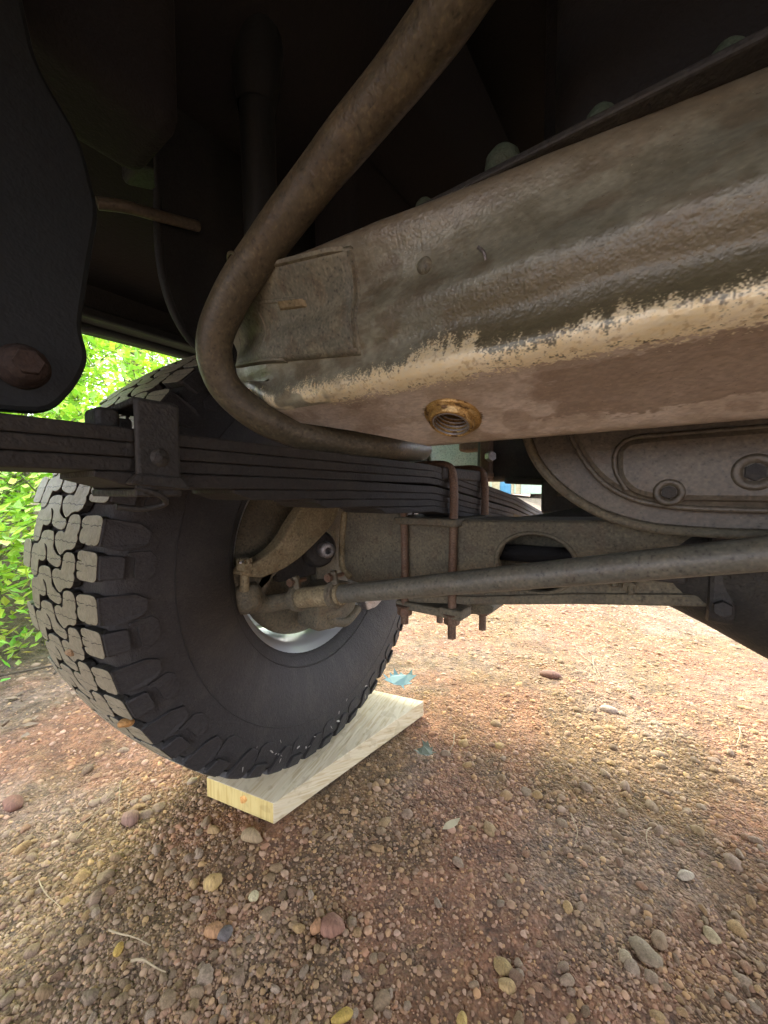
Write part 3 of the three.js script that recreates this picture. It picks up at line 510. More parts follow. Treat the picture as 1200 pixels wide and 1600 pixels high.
  function platePatch(TL, TR, BR, BL, thick, lift, n = 24) { // a thin four-cornered plate bent to the face
    const P = [], I = [], W2 = n + 1, at = (i, j, h) => { const a = i / n, b = j / n, x = mix(mix(TL[0], TR[0], a), mix(BL[0], BR[0], a), b), y = mix(mix(TL[1], TR[1], a), mix(BL[1], BR[1], a), b); P.push(x, y, h); };
    for (let j = 0; j <= n; j++) for (let i = 0; i <= n; i++) { const e = Math.min(i, j, n - i, n - j); at(i, j, e === 0 ? thick * 0.55 : thick); }
    for (let j = 0; j < n; j++) for (let i = 0; i < n; i++) { const a = j * W2 + i; I.push(a, a + W2, a + 1, a + 1, a + W2, a + W2 + 1); }
    const ring = []; for (let i = 0; i < n; i++) ring.push([i, 0]); for (let j = 0; j < n; j++) ring.push([n, j]); for (let i = n; i > 0; i--) ring.push([i, n]); for (let j = n; j > 0; j--) ring.push([0, j]);
    const b0 = P.length / 3; ring.forEach(([i, j]) => at(i, j, -0.006)); ring.forEach(([i, j], k) => { const k2 = (k + 1) % ring.length, [i2, j2] = ring[k2], a = j * W2 + i, b = j2 * W2 + i2; I.push(a, b, b0 + k, b, b0 + k2, b0 + k); });
    const g = new THREE.BufferGeometry(); g.setAttribute('position', new THREE.Float32BufferAttribute(P, 3)); g.setIndex(I); return boxUV(onFace(g, lift));
  }
  const pp = put(bm, 'welded_plate', platePatch([-0.418, 0.842], [-0.238, 0.826], [-0.246, 0.736], [-0.458, 0.764], 0.006, 0.001), plateM);
  const strip = (a, b, w, h) => platePatch([a[0], a[1] + w], [b[0], b[1] + w], [b[0], b[1] - w], [a[0], a[1] - w], h, 0.003, 10);
  put(pp, 'plate_rib', strip([-0.400, 0.8385], [-0.246, 0.8245], 0.0022, 0.0075), plateM);
  put(pp, 'plate_rib', strip([-0.452, 0.765], [-0.352, 0.7505], 0.0018, 0.006), plateM);
  put(pp, 'plate_rib', platePatch([-0.2425, 0.822], [-0.2385, 0.822], [-0.246, 0.742], [-0.25, 0.742], 0.0065, 0.003, 10), plateM);
  put(pp, 'stamped_step', strip([-0.376, 0.812], [-0.300, 0.800], 0.0018, 0.0055), plateM);
  put(pp, 'stamped_step', platePatch([-0.380, 0.806], [-0.3755, 0.806], [-0.3755, 0.772], [-0.380, 0.772], 0.0055, 0.003, 8), plateM);
  put(pp, 'stamped_bar', strip([-0.345, 0.803], [-0.306, 0.797], 0.0038, 0.007), M.dusty);
  // plug and small scars on the face
  put(bm, 'plug', join([lathe([[0.0001, 0.006], [0.004, 0.006], [0.007, 0.003], [0.008, -0.004]], [-0.171, 0.794, -0.296], [0, 0, 1], 18)]), plateM);
  put(bm, 'weld_burr', join([tube([[-0.123, 0.792, -0.2945], [-0.118, 0.786, -0.2925], [-0.116, 0.779, -0.2935]], 0.0013, 12, 7)]), M.steel);
  // drain hole: collar with threads, dark inside
  const dn = V(0, -0.90, 0.44).normalize(), hc = [-0.1755, 0.6765, -0.3595];
  const collar = put(bm, 'drain_collar', boxUV(lathe([[0.0225, -0.022], [0.0225, 0.007], [0.0240, 0.0100], [0.0262, 0.0108], [0.0282, 0.0095], [0.0292, 0.006], [0.0302, 0.003], [0.0345, 0.0025], [0.0365, 0.0005], [0.037, -0.006]].map(([r, h]) => [r * 0.80, h * 0.9]), hc, dn.toArray(), 48)), M.brass, 'brassy rusted collar of the drain hole');
  put(collar, 'thread', join([0, 1, 2, 3, 4].map((k) => { const t = new THREE.TorusGeometry(0.0180, 0.0012, 8, 48); t.rotateX(Math.PI / 2); orient(t, dn); const q = V(...hc).addScaledVector(dn, 0.008 - k * 0.0045); return t.translate(q.x, q.y, q.z); })), M.steel);
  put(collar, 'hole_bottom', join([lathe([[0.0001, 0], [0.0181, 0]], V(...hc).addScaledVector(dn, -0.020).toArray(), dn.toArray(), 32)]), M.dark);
  // flange rail and the row of bolt heads along its top
  put(bm, 'top_flange', join([slabZ([[-0.40, 0.840], [0.48, 0.842], [0.48, 0.848], [-0.40, 0.846]], -0.368, 0.075, 0.002, 0.002)]), M.frame);
  put(bm, 'bolt_rail', join([box(0.04, 0.861, -0.352, 0.80, 0.026, 0.030, 0.006)]), M.frame);
  for (const [x, s] of [[-0.275, 0.6], [-0.20, 0.75], [-0.122, 1.15], [-0.047, 0.8], [0.025, 0.75]]) put(bm, 'bolt_head', join([lathe([[0.0001, 0.022], [0.007, 0.021], [0.012, 0.016], [0.0135, 0.008], [0.0135, 0.0], [0.017, 0.0], [0.017, -0.004]].map(([r, h]) => [r * s, h * s]), [x, 0.874, -0.345], [0, 1, 0.1], 18)]), M.headgreen);
}
// ---- hose
{
  const P = [[-0.03, 0.955, -0.205], [-0.075, 0.936, -0.232], [-0.116, 0.927, -0.246], [-0.164, 0.919, -0.256], [-0.245, 0.894, -0.259], [-0.327, 0.850, -0.253], [-0.388, 0.808, -0.248], [-0.4185, 0.768, -0.247], [-0.4265, 0.730, -0.262], [-0.412, 0.698, -0.294], [-0.391, 0.679, -0.340], [-0.357, 0.668, -0.401], [-0.326, 0.667, -0.462], [-0.345, 0.672, -0.55], [-0.40, 0.69, -0.68], [-0.52, 0.73, -0.78]];
  const g = tube(P, 0.0195, 160, 22, (t) => 1 + 0.018 * Math.sin(t * 60) * Math.sin(t * 23) + 0.02 * (fbm(t * 40, 1, 700, 2) - 0.5));
  const h = put(truck, 'rubber_hose', boxUV(g), M.hose, 'thick dusty hose bent round the end of the crossmember');
  put(h, 'hose_seam', join([tube([[-0.382, 0.834, -0.252], [-0.37, 0.842, -0.236], [-0.356, 0.840, -0.2315], [-0.343, 0.829, -0.238]], 0.0018, 14, 6)]), M.hose);
}
// ---- dark parts round the wheel well
{
  put(truck, 'spring_hanger', boxUV(slabX([[0.30, 0.66], [0.30, 1.02], [-0.07, 1.00], [-0.087, 0.897], [-0.111, 0.864], [-0.121, 0.818], [-0.113, 0.771], [-0.106, 0.724], [-0.111, 0.704], [-0.103, 0.682], [-0.086, 0.657], [-0.02, 0.652]], -0.372, 0.012, 0.012, 0.004)), M.hanger);
  const hb = put(truck, 'hanger_bolt', join([lathe([[0.0001, 0.012], [0.006, 0.012], [0.0105, 0.0085], [0.0125, 0.004], [0.0125, 0.0], [0.0145, -0.001], [0.0145, -0.012]], [-0.352, 0.686, -0.071], [1, 0, 0], 30), hexNut([-0.343, 0.686, -0.071], [1, 0, 0.1], 0.0085, 0.010)]), M.rust, 'large rusty bolt on the dark spring hanger');
  void hb;
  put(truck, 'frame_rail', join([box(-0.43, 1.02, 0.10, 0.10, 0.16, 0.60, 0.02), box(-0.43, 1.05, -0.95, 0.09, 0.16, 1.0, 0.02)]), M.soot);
  // inner liner: a curved sheet over the tyre with a rolled lower edge
  const sheet = slabX([[-0.10, 1.30], [-0.225, 1.02], [-0.229, 0.885], [-0.238, 0.838], [-0.256, 0.805], [-0.276, 0.790], [-0.34, 0.786], [-0.46, 0.90], [-0.60, 1.00], [-0.85, 0.96], [-1.0, 0.86], [-1.05, 1.30]], -0.507, 0.007, 0.012, 0.002);
  const ap = put(truck, 'inner_liner', boxUV(sheet), M.liner);
  put(ap, 'rolled_edge', join([tube([[-0.5, 0.96, -0.227], [-0.5, 0.885, -0.2275], [-0.5, 0.838, -0.237], [-0.5, 0.806, -0.2545], [-0.5, 0.789, -0.276], [-0.5, 0.785, -0.34]], 0.005, 40, 8)]), M.liner);
  put(truck, 'liner_panel', join([slabX([[-0.20, 1.20], [-0.212, 0.985], [-0.262, 1.005], [-0.282, 1.04], [-0.295, 1.26]], -0.56, 0.05, 0.012, 0.004)]), M.liner);
  put(truck, 'brake_line', join([tube([[-0.5, 0.910, -0.165], [-0.492, 0.917, -0.190], [-0.49, 0.925, -0.222], [-0.488, 0.938, -0.27]], 0.0062, 20, 10)]), M.pan, 'short tan pipe against the dark wheel well');
  put(truck, 'shock_tube', join([rod([-0.425, 1.26, -0.311], [-0.432, 0.86, -0.325], 0.022, 0.021, 28), lathe([[0.022, 0.10], [0.034, 0.04], [0.034, -0.02], [0.023, -0.09]], [-0.428, 1.17, -0.316], [0, 1, 0], 28)]), M.hanger);
  // wheel arch roof and outer fender
  const R = 0.462, cz = -0.60, arc = []; for (let i = 0; i <= 24; i++) { const t = Math.PI * i / 24; arc.push([cz + Math.cos(t) * 0.60, 0.47 + Math.sin(t) * (R + 0.06)]); }
  const skin = [[1.45, 0.46], [1.45, 1.42], [-1.32, 1.36], [-1.32, 0.90], [-1.24, 0.84], [-1.16, 0.84], [-1.02, 0.90], [-0.75, 0.935], [-0.479, 0.932], [-0.282, 0.927], [-0.16, 0.90], [-0.02, 0.78], [0.06, 0.60], [0.12, 0.46]];
  const f = put(truck, 'outer_fender', boxUV(slabX(skin, -0.985, 0.030, 0.02, 0.006)), M.liner);
  put(f, 'fender_lip', join([tube([[-0.955, 0.60, 0.06], [-0.955, 0.78, -0.02], [-0.955, 0.905, -0.16], [-0.955, 0.933, -0.282], [-0.955, 0.938, -0.479], [-0.955, 0.940, -0.75], [-0.955, 0.905, -1.02]], 0.010, 60, 10), box(-0.93, 0.952, -0.40, 0.045, 0.022, 0.34, 0.006, [0.012, 0, 0])]), M.liner);
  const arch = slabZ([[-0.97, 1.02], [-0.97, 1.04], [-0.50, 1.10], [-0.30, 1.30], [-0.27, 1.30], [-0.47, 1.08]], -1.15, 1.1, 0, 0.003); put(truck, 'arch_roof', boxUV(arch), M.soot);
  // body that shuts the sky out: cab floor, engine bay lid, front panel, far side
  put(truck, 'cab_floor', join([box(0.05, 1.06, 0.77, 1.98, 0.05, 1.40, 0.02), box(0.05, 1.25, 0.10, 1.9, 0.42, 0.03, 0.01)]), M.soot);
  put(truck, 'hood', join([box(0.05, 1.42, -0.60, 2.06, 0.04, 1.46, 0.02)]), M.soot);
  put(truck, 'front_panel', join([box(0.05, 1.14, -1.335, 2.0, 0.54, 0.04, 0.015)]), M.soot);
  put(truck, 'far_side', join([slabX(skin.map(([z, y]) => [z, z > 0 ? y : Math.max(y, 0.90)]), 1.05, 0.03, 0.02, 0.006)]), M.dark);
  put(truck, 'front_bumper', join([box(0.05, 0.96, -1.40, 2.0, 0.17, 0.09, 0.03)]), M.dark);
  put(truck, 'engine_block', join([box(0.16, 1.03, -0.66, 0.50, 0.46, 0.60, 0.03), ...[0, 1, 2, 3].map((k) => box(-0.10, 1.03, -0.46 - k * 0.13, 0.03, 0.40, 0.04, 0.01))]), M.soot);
}
// ---- bits seen through the gap above the spring
{
  put(truck, 'valance', join([slabZ([[-0.80, 0.86], [-0.79, 0.72], [-0.70, 0.66], [-0.60, 0.645], [-0.50, 0.66], [-0.45, 0.70], [-0.44, 0.86]], -1.27, 0.012, 0.02, 0.003)]), M.paint, 'pale green painted panel ahead of the axle');
  const mb = put(truck, 'mount_bracket', join([box(-0.500, 0.765, -1.20, 0.10, 0.06, 0.06, 0.01), box(-0.445, 0.70, -1.16, 0.035, 0.13, 0.05, 0.008), box(-0.470, 0.655, -1.14, 0.09, 0.020, 0.06, 0.006)]), M.bolt);
  put(mb, 'bracket_bolt', join([hexNut([-0.425, 0.71, -1.13], [1, 0, 0.6], 0.016, 0.02)]), M.steel);
  put(truck, 'front_inner_panel', join([slabZ([[-1.0, 0.60], [-1.0, 0.96], [-0.70, 0.96], [-0.715, 0.80], [-0.70, 0.66]], -1.255, 0.012, 0.02, 0.003)]), M.dark);
  put(truck, 'front_crossmember', join([box(-0.175, 0.700, -1.20, 0.62, 0.14, 0.08, 0.02, [0, 0, -0.02]), box(-0.20, 0.628, -1.17, 0.36, 0.02, 0.10, 0.006, [0, 0, -0.05])]), M.frame);
  put(truck, 'link_mount', join([box(-0.215, 0.590, -1.14, 0.12, 0.10, 0.06, 0.014), tube([[-0.40, 0.50, -0.95], [-0.22, 0.528, -0.95], [-0.05, 0.566, -0.95], [0.2, 0.59, -0.95]], 0.024, 20, 12), rod([-0.23, 0.60, -1.11], [-0.13, 0.60, -1.11], 0.010, 0.010, 14)]), M.dark);
}

// ================================================================ THE BOARD
{
  const c = [[-0.553, -0.422], [-0.714, -0.385], [-0.667, -0.842], [-0.506, -0.879]];
  const s = shape(c.map(([x, z]) => [x, -z]), 0.003), g = new THREE.ExtrudeGeometry(s, { depth: 0.036, bevelEnabled: true, bevelThickness: 0.0015, bevelSize: 0.0015, bevelOffset: -0.0015, bevelSegments: 2 }); g.rotateX(-Math.PI / 2); g.translate(0, 0.0015, 0);
  const nonI = norm(g), p = nonI.attributes.position, uv = new Float32Array(p.count * 2), col = new Float32Array(p.count * 3), dl = [0.102, -0.995], dw = [-0.975, 0.224];
  nonI.computeVertexNormals(); const nn = nonI.attributes.normal;
  for (let i = 0; i < p.count; i++) {
    const x = p.getX(i) + 0.553, y = p.getY(i), z = p.getZ(i) + 0.422, l = x * dl[0] + z * dl[1], w = x * dw[0] + z * dw[1], e = Math.abs(nn.getX(i) * dl[0] + nn.getZ(i) * dl[1]);
    if (e > 0.8) { uv[i * 2] = y * 1.5 + 0.2; uv[i * 2 + 1] = w * 1.6; } else { uv[i * 2] = l * 2; uv[i * 2 + 1] = (w - y) * 2 + 0.35; }
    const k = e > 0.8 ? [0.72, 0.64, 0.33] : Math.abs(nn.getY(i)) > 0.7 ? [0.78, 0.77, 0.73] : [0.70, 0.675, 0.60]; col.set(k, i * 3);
  }
  nonI.setAttribute('uv', new THREE.BufferAttribute(uv, 2)); nonI.setAttribute('color', new THREE.BufferAttribute(col, 3));
  const wood = dataTex(1024, 512, (u, v) => {
    const warp = fbm(u * 3, v * 6, 801, 3, 3, 6) * 1.4, ring = Math.sin((v * 9 + warp) * 6.283 * 2), f = fbm(u * 14, v * 190, 810, 3, 14, 190);
    let c = mix3([230, 219, 192], [218, 203, 170], smooth(0.2, 1, ring) * 0.5); c = mix3(c, [188, 164, 124], smooth(0.5, 0.72, f) * 0.45);
    const sc = fbm(u * 30, v * 30, 820, 4, 30, 30); c = mix3(c, [150, 134, 108], smooth(0.60, 0.74, sc) * 0.2);
    return c;
  });
  const woodB = dataTex(512, 256, (u, v) => { const f = fbm(u * 10, v * 120, 830, 3, 10, 120) * 255; return [f, f, f]; }, false);
  const b = put(scene, 'wood_board', nonI, new THREE.MeshStandardMaterial({ map: wood, vertexColors: true, bumpMap: woodB, bumpScale: 0.0012, roughness: 0.8 }));
  tag(b, 'pale sawn pine board lying flat under the tyre', 'board');
  // knot in the cut end
  const kn = lathe([[0.0001, 0.0010], [0.003, 0.0008], [0.006, 0.0004], [0.0075, -0.001]], [0, 0, 0], [0.22, 0, 0.975], 22); { const p = kn.attributes.position; for (let i = 0; i < p.count; i++) { const a = Math.atan2(p.getY(i), p.getX(i)), k = 1 + 0.28 * Math.sin(a * 2 + 0.6) + 0.12 * Math.sin(a * 5); p.setXYZ(i, p.getX(i) * k - 0.622, p.getY(i) * k * 1.3 + 0.024, p.getZ(i) * k - 0.4055); } kn.computeVertexNormals(); }
  put(b, 'knot', boxUV(kn), std({ map: grime([206, 152, 84], [224, 184, 112], [164, 104, 56], 0.5, 0.6, 191, 40) }));
}

// ================================================================ LOOSE STONES, LEAVES, STRAWS
function loose(px, pz, s, geoI, color, label, sq = [1, 0.6, 0.7], turn = 0) {
  const g = stoneGeo(900 + geoI, ...sq, 2), m = new THREE.MeshStandardMaterial({ color: new THREE.Color().setRGB(...color), map: stoneTex, bumpMap: grainBump, bumpScale: 0.0008, roughness: 0.8 });
  const o = put(scene, 'pebble', g, m); o.position.set(px, groundH(px, pz) + s * sq[1] * 0.25, pz); o.scale.setScalar(s); o.rotation.y = turn; return tag(o, label, 'pebble');
}

for (const [x, z, s, c, label, sq, turn] of [
  [-0.564, -0.385, 0.0215, [0.42, 0.31, 0.17], 'oval tan pebble lying just below the near corner of the board', [1, 0.55, 0.62], 0.4],
  [-0.544, -0.300, 0.0135, [0.56, 0.39, 0.15], 'rounded yellow pebble upright in the gravel below the tan oval one', [0.9, 0.8, 1], 0.2],
  [-0.477, -0.326, 0.0085, [0.62, 0.55, 0.33], 'small cream pebble right of the rounded yellow one', [1, 0.8, 0.8], 1],
  [-0.481, -0.266, 0.0130, [0.50, 0.28, 0.13], 'orange brown pebble with a dark grey one beside it', [1, 0.7, 0.75], 0.6],
  [-0.466, -0.272, 0.0110, [0.17, 0.15, 0.14], 'dark grey pebble touching the orange brown one', [1, 0.7, 0.8], 1.6],
  [-0.562, -0.179, 0.0095, [0.62, 0.42, 0.10], 'small bright amber pebble between two dry grass blades', [1, 0.6, 0.6], 2.4],
  [-0.353, -0.365, 0.0180, [0.33, 0.17, 0.11], 'reddish brown lump of stone right of centre in the shaded gravel', [1, 0.6, 0.8], 0.3],
  [-0.372, -0.352, 0.0110, [0.46, 0.25, 0.12], 'rust orange pebble leaning on the reddish brown lump', [0.8, 0.9, 0.8], 0.3],
  [-0.149, -0.463, 0.0135, [0.46, 0.33, 0.14], 'flat ochre pebble, upper one of a touching pair', [1, 0.45, 0.7], 0.2],
  [-0.138, -0.448, 0.0125, [0.54, 0.38, 0.17], 'flat ochre pebble, lower one of a touching pair', [1, 0.45, 0.7], 0.1],
  [0.047, -0.742, 0.0135, [0.55, 0.48, 0.36], 'smooth pale oval pebble on the right of the driveway', [1, 0.6, 0.65], 0.5],
  [-0.001, -0.585, 0.0200, [0.32, 0.25, 0.16], 'wide flat brown grey stone half sunk at lower right', [1, 0.35, 0.75], 2.6],
  [-0.022, -0.563, 0.0095, [0.47, 0.38, 0.24], 'round tan pebble beside the wide flat brown grey stone', [1, 0.75, 0.9], 1],
  [0.071, -0.664, 0.0120, [0.52, 0.43, 0.25], 'greenish cream pebble at the right edge gravel', [0.7, 0.6, 1], 0.9],
  [-0.094, -0.582, 0.0095, [0.55, 0.38, 0.17], 'upright yellow ochre pebble above the flat brown stone', [0.7, 0.7, 1], 0.4],
  [-0.281, -0.306, 0.0135, [0.62, 0.44, 0.10], 'long yellow pebble at the bottom edge of the gravel', [1, 0.45, 0.45], 0.9],
  [-0.169, -0.384, 0.0090, [0.58, 0.41, 0.13], 'small egg shaped yellow pebble at the bottom edge', [0.7, 0.6, 1], 0.2],
  [-0.285, -1.328, 0.0340, [0.24, 0.12, 0.08], 'dark reddish brown rock in the sunlit gravel past the axle', [1, 0.45, 0.6], 0.2],
  [-0.107, -1.205, 0.0240, [0.46, 0.36, 0.28], 'pale flat stone in the open gravel right of the rock', [1, 0.4, 0.6], 0.2],
  [-0.994, -0.154, 0.0230, [0.23, 0.11, 0.07], 'dark red brown stone at the left edge of the gravel', [1, 0.5, 0.7], 0.2],
  [-0.778, -0.275, 0.0170, [0.30, 0.18, 0.13], 'rounded brown stone on the gravel left of the board', [1, 0.8, 0.8], 0.2],
  [-0.185, -0.771, 0.0110, [0.42, 0.28, 0.12], 'small mustard brown stone on the clay right of the board', [1, 0.8, 0.8], 0.2]]) loose(x, z, s, LOOSE_I(), c, label, sq, turn);
function LOOSE_I() { loose.n = (loose.n || 0) + 1; return loose.n; }
// pebble caught between the tread blocks
for (const [p, s, c, label] of [[[-0.577, 0.290, -0.2025], 0.0105, [0.66, 0.36, 0.12], 'orange pebble stuck in the tyre tread low on its inner edge'], [[-0.652, 0.381, -0.166], 0.0085, [0.50, 0.33, 0.18], 'dull brown pebble stuck in the middle of the tyre tread']]) {
  const o = loose(0, 0, s, LOOSE_I(), c, label, [1, 0.6, 0.8], 0.8); o.position.set(...p);
}
// straws and grass blades
const strawMat = std({ color: new THREE.Color().setRGB(0.33, 0.26, 0.155), roughness: 0.85 });
for (const [a, b, r, bow, label] of [
  [[-0.898, -0.303], [-0.775, -0.249], 0.0009, 0.004, 'thin pale straw on the bright gravel just left of the tyre foot'],
  [[-0.831, -0.209], [-0.875, -0.349], 0.0011, 0.004, 'long bleached stalk pointing under the tyre from the left gravel'],
  [[-0.800, -0.200], [-0.905, -0.330], 0.0008, -0.006, 'fine straw crossing the long bleached stalk'],
  [[-0.759, -0.142], [-0.674, -0.148], 0.0010, 0.005, 'pale thin straw at the left edge of the gravel'],
  [[-0.596, -0.180], [-0.530, -0.205], 0.0013, 0.002, 'broad dry grass blade above the amber pebble'],
  [[-0.531, -0.183], [-0.484, -0.204], 0.0017, -0.003, 'broad dry grass blade below the amber pebble'],
  [[-0.241, -1.591], [-0.143, -1.383], 0.0016, 0.012, 'curved pale straw in the lit gravel beyond the axle'],
  [[-0.190, -1.560], [-0.150, -1.390], 0.0014, -0.008, 'second straw tangled with the curved one beyond the axle'],
  [[0.029, -1.211], [0.036, -1.122], 0.0016, 0.01, 'short white straw standing out in the middle right gravel'],
  [[-0.122, -0.758], [-0.105, -0.690], 0.0012, 0.008, 'short pale straw in the gravel below the mustard stone'],
  [[0.000, -0.813], [-0.001, -0.751], 0.0012, -0.006, 'straight pale straw near the smooth oval pebble'],
  [[-0.402, -0.849], [-0.382, -0.776], 0.0015, 0.006, 'white straw right of the far end of the board'],
  [[0.173, -1.300], [0.156, -1.195], 0.0014, 0.004, 'grey straw at the right edge of the gravel']]) {
  const n = 6, pts = []; for (let i = 0; i <= n; i++) { const t = i / n, x = mix(a[0], b[0], t) + bow * Math.sin(t * 3.14), z = mix(a[1], b[1], t) + bow * 0.4 * Math.sin(t * 6); pts.push([x, groundH(x, z) + 0.006 + 0.004 * Math.sin(t * 3.14), z]); }
  const g = tube(pts, r, 14, 6, (t) => 1 - 0.6 * t); if (r > 0.002) { const p = g.attributes.position; void p; }
  tag(put(scene, 'straw', boxUV(g), strawMat), label, 'straw');
}
// fallen leaves
const leafMat = (r, g, b) => new THREE.MeshPhysicalMaterial({ color: new THREE.Color().setRGB(r, g, b), roughness: 0.7, transmission: 0.15, thickness: 0, side: THREE.DoubleSide });
function flatLeaf(outline, size, pos, turn, color, label, curl) {
  const s = shape(outline.map(([x, y]) => [x * size, y * size]), size * 0.05), g = norm(new THREE.ExtrudeGeometry(s, { depth: 0.0006, bevelEnabled: false, curveSegments: 3 })); g.rotateX(-Math.PI / 2);
  const p = g.attributes.position; for (let i = 0; i < p.count; i++) { const x = p.getX(i) / size, z = p.getZ(i) / size; p.setY(i, p.getY(i) + size * curl * (0.9 * x * x + 0.35 * z * z + 0.25 * Math.sin(x * 4 + z * 5) * (x * x + z * z) + 0.25 * Math.abs(x))); } g.computeVertexNormals();
  const o = put(scene, 'fallen_leaf', boxUV(g), leafMat(...color)); o.position.set(...pos); o.rotation.set(0.10, turn, -0.06); return tag(o, label, 'leaf');
}
const maple = [[0, -0.9], [0.08, -0.5], [0.55, -0.62], [0.42, -0.38], [0.95, -0.2], [0.74, -0.05], [0.86, 0.28], [0.52, 0.18], [0.40, 0.36], [0.34, 0.72], [0.16, 0.55], [0, 1.0], [-0.16, 0.55], [-0.34, 0.72], [-0.40, 0.36], [-0.52, 0.18], [-0.86, 0.28], [-0.74, -0.05], [-0.95, -0.2], [-0.42, -0.38], [-0.55, -0.62], [-0.08, -0.5]];
const oval = [[0, -1], [0.28, -0.5], [0.36, 0], [0.26, 0.5], [0, 1], [-0.26, 0.5], [-0.36, 0], [-0.28, -0.5]];
flatLeaf(maple, 0.054, [-0.612, 0.046, -0.918], 0.9, [0.055, 0.150, 0.170], 'blue green lobed leaf lying against the far end of the board', 0.42);
flatLeaf(maple, 0.028, [-0.420, 0.009, -0.739], 2.1, [0.11, 0.13, 0.085], 'crumpled grey green leaf on the gravel right of the board', 0.5);
flatLeaf(oval, 0.019, [-0.287, 0.012, -0.598], -0.5, [0.50, 0.44, 0.28], 'small pale pointed leaf on the orange clay below the board', 0.4);

// ================================================================ PLANTS BY THE DRIVEWAY
const GREEN = [[0.34, 0.62, 0.05], [0.50, 0.74, 0.06], [0.28, 0.56, 0.05], [0.62, 0.76, 0.09]];
const foliageMat = new THREE.MeshPhysicalMaterial({ color: 0xffffff, vertexColors: true, roughness: 0.6, transmission: 0.5, thickness: 0, side: THREE.DoubleSide });
const barkMat = std({ map: grime([70, 62, 50], [104, 98, 84], [60, 52, 42], 0.5, 0.4, 201, 3), roughness: 0.95 });
const stemMat = std({ color: new THREE.Color().setRGB(0.10, 0.11, 0.04) });
class Leaves { // many leaf-sized folded faces in one geometry
  constructor() { this.p = []; this.c = []; this.n = 0; }
  add(c, dir, up, len, wid, col) {
    const d = dir.clone().normalize(), s = d.clone().cross(up).normalize(), n = s.clone().cross(d), A = c, B = c.clone().addScaledVector(d, len), m1 = c.clone().addScaledVector(d, len * 0.45).addScaledVector(n, -wid * 0.12);
    const L = c.clone().addScaledVector(d, len * 0.42).addScaledVector(s, wid * 0.5).addScaledVector(n, wid * 0.1), R = c.clone().addScaledVector(d, len * 0.42).addScaledVector(s, -wid * 0.5).addScaledVector(n, wid * 0.1);
    for (const v of [A, m1, L, L, m1, B, A, R, m1, m1, R, B]) { this.p.push(v.x, v.y, v.z); this.c.push(...col); }
  }
  build() { const g = new THREE.BufferGeometry(); g.setAttribute('position', new THREE.Float32BufferAttribute(this.p, 3)); g.setAttribute('color', new THREE.Float32BufferAttribute(this.c, 3)); g.computeVertexNormals(); return g; }
}
const rv = (r, k = 1) => V((r() - 0.5) * 2 * k, (r() - 0.5) * 2 * k, (r() - 0.5) * 2 * k);
function shrub(x, z, h, w, stems, per, ls, label, seed, pal = GREEN) {
  const r = rng(seed), o = new THREE.Group(); o.name = numbered('shrub'); o.position.set(x, groundH(x, z) - 0.02, z); scene.add(o); tag(o, label, 'shrub');
  const lv = new Leaves(), tubes = [];
  for (let i = 0; i < stems; i++) {
    const a = r() * 6.28, lean = w * (0.3 + 0.7 * r()), hh = h * (0.55 + 0.45 * r()), b = V(rr(-0.08, 0.08, r), 0, rr(-0.08, 0.08, r)), tip = V(Math.cos(a) * lean, hh, Math.sin(a) * lean), mid = b.clone().lerp(tip, 0.5).add(V(-Math.cos(a) * lean * 0.15, hh * 0.12, -Math.sin(a) * lean * 0.15));
    const c = new THREE.CatmullRomCurve3([b, mid, tip]); tubes.push(tube([b, mid, tip].map((q) => q.toArray()), 0.006 + 0.003 * h * r(), 10, 5, (t) => 1 - 0.75 * t));
    for (let k = 0; k < per; k++) {
      const t = 0.12 + 0.88 * Math.pow(r(), 0.8), q = c.getPoint(t), out = rv(r).setY(rr(-0.15, 0.55, r)).normalize(), far = rr(0.05, 0.28, r) * (1.1 - 0.5 * t) * (0.6 + 0.4 * h); const tw = q.clone().addScaledVector(out, far);
      if (k % 3 === 0) tubes.push(rod(q.toArray(), tw.toArray(), 0.002, 0.001, 4));
      for (let m = 0; m < 3; m++) { const g = pal[Math.floor(r() * pal.length)], j = rr(0.7, 1.25, r); lv.add(tw.clone().add(rv(r, 0.03)), out.clone().add(rv(r, 0.8)), V(rr(-0.5, 0.5, r), 1, rr(-0.5, 0.5, r)), ls * rr(0.7, 1.4, r), ls * rr(0.45, 0.75, r), g.map((y) => y * j)); }
    }
  }
  put(o, 'stem', mergeGeometries(tubes.map((g) => norm(g))), stemMat); put(o, 'foliage', lv.build(), foliageMat);
  return o;
}
for (const [x, z, h, w, st, per, ls, label] of [
  [-1.95, -0.18, 0.75, 0.45, 10, 46, 0.045, 'low bright green shrub at the left edge under the spring'],
  [-2.05, -0.62, 0.70, 0.45, 10, 44, 0.042, 'low bright green shrub right behind the tyre tread'],
  [-2.40, -0.28, 1.25, 0.55, 12, 70, 0.050, 'taller yellow green shrub behind the low one at the left edge'],
  [-2.55, -1.05, 1.45, 0.60, 12, 74, 0.050, 'leafy shrub showing through the gap above the tyre'],
  [-3.10, -0.55, 1.85, 0.75, 13, 90, 0.055, 'tall yellow green shrub at the back of the left bank'],
  [-3.30, -1.75, 1.70, 0.75, 13, 90, 0.055, 'tall thin shrub beyond the top of the tyre'],
  [-2.15, 0.35, 0.85, 0.50, 10, 40, 0.045, 'green shrub on the bank nearest the truck cab'],
  [-2.20, -1.35, 0.60, 0.45, 9, 36, 0.042, 'low shrub hidden behind the tyre on the bank'],
  [-3.90, -1.00, 2.30, 0.90, 14, 100, 0.060, 'highest shrub below the trees on the left bank'],
  [-2.50, -2.60, 0.90, 0.60, 10, 40, 0.050, 'round shrub on the bank ahead of the truck']]) shrub(x, z, h, w, st, per, ls, label, 1000 + Math.round(x * 100 + z * 37 + h * 1000));
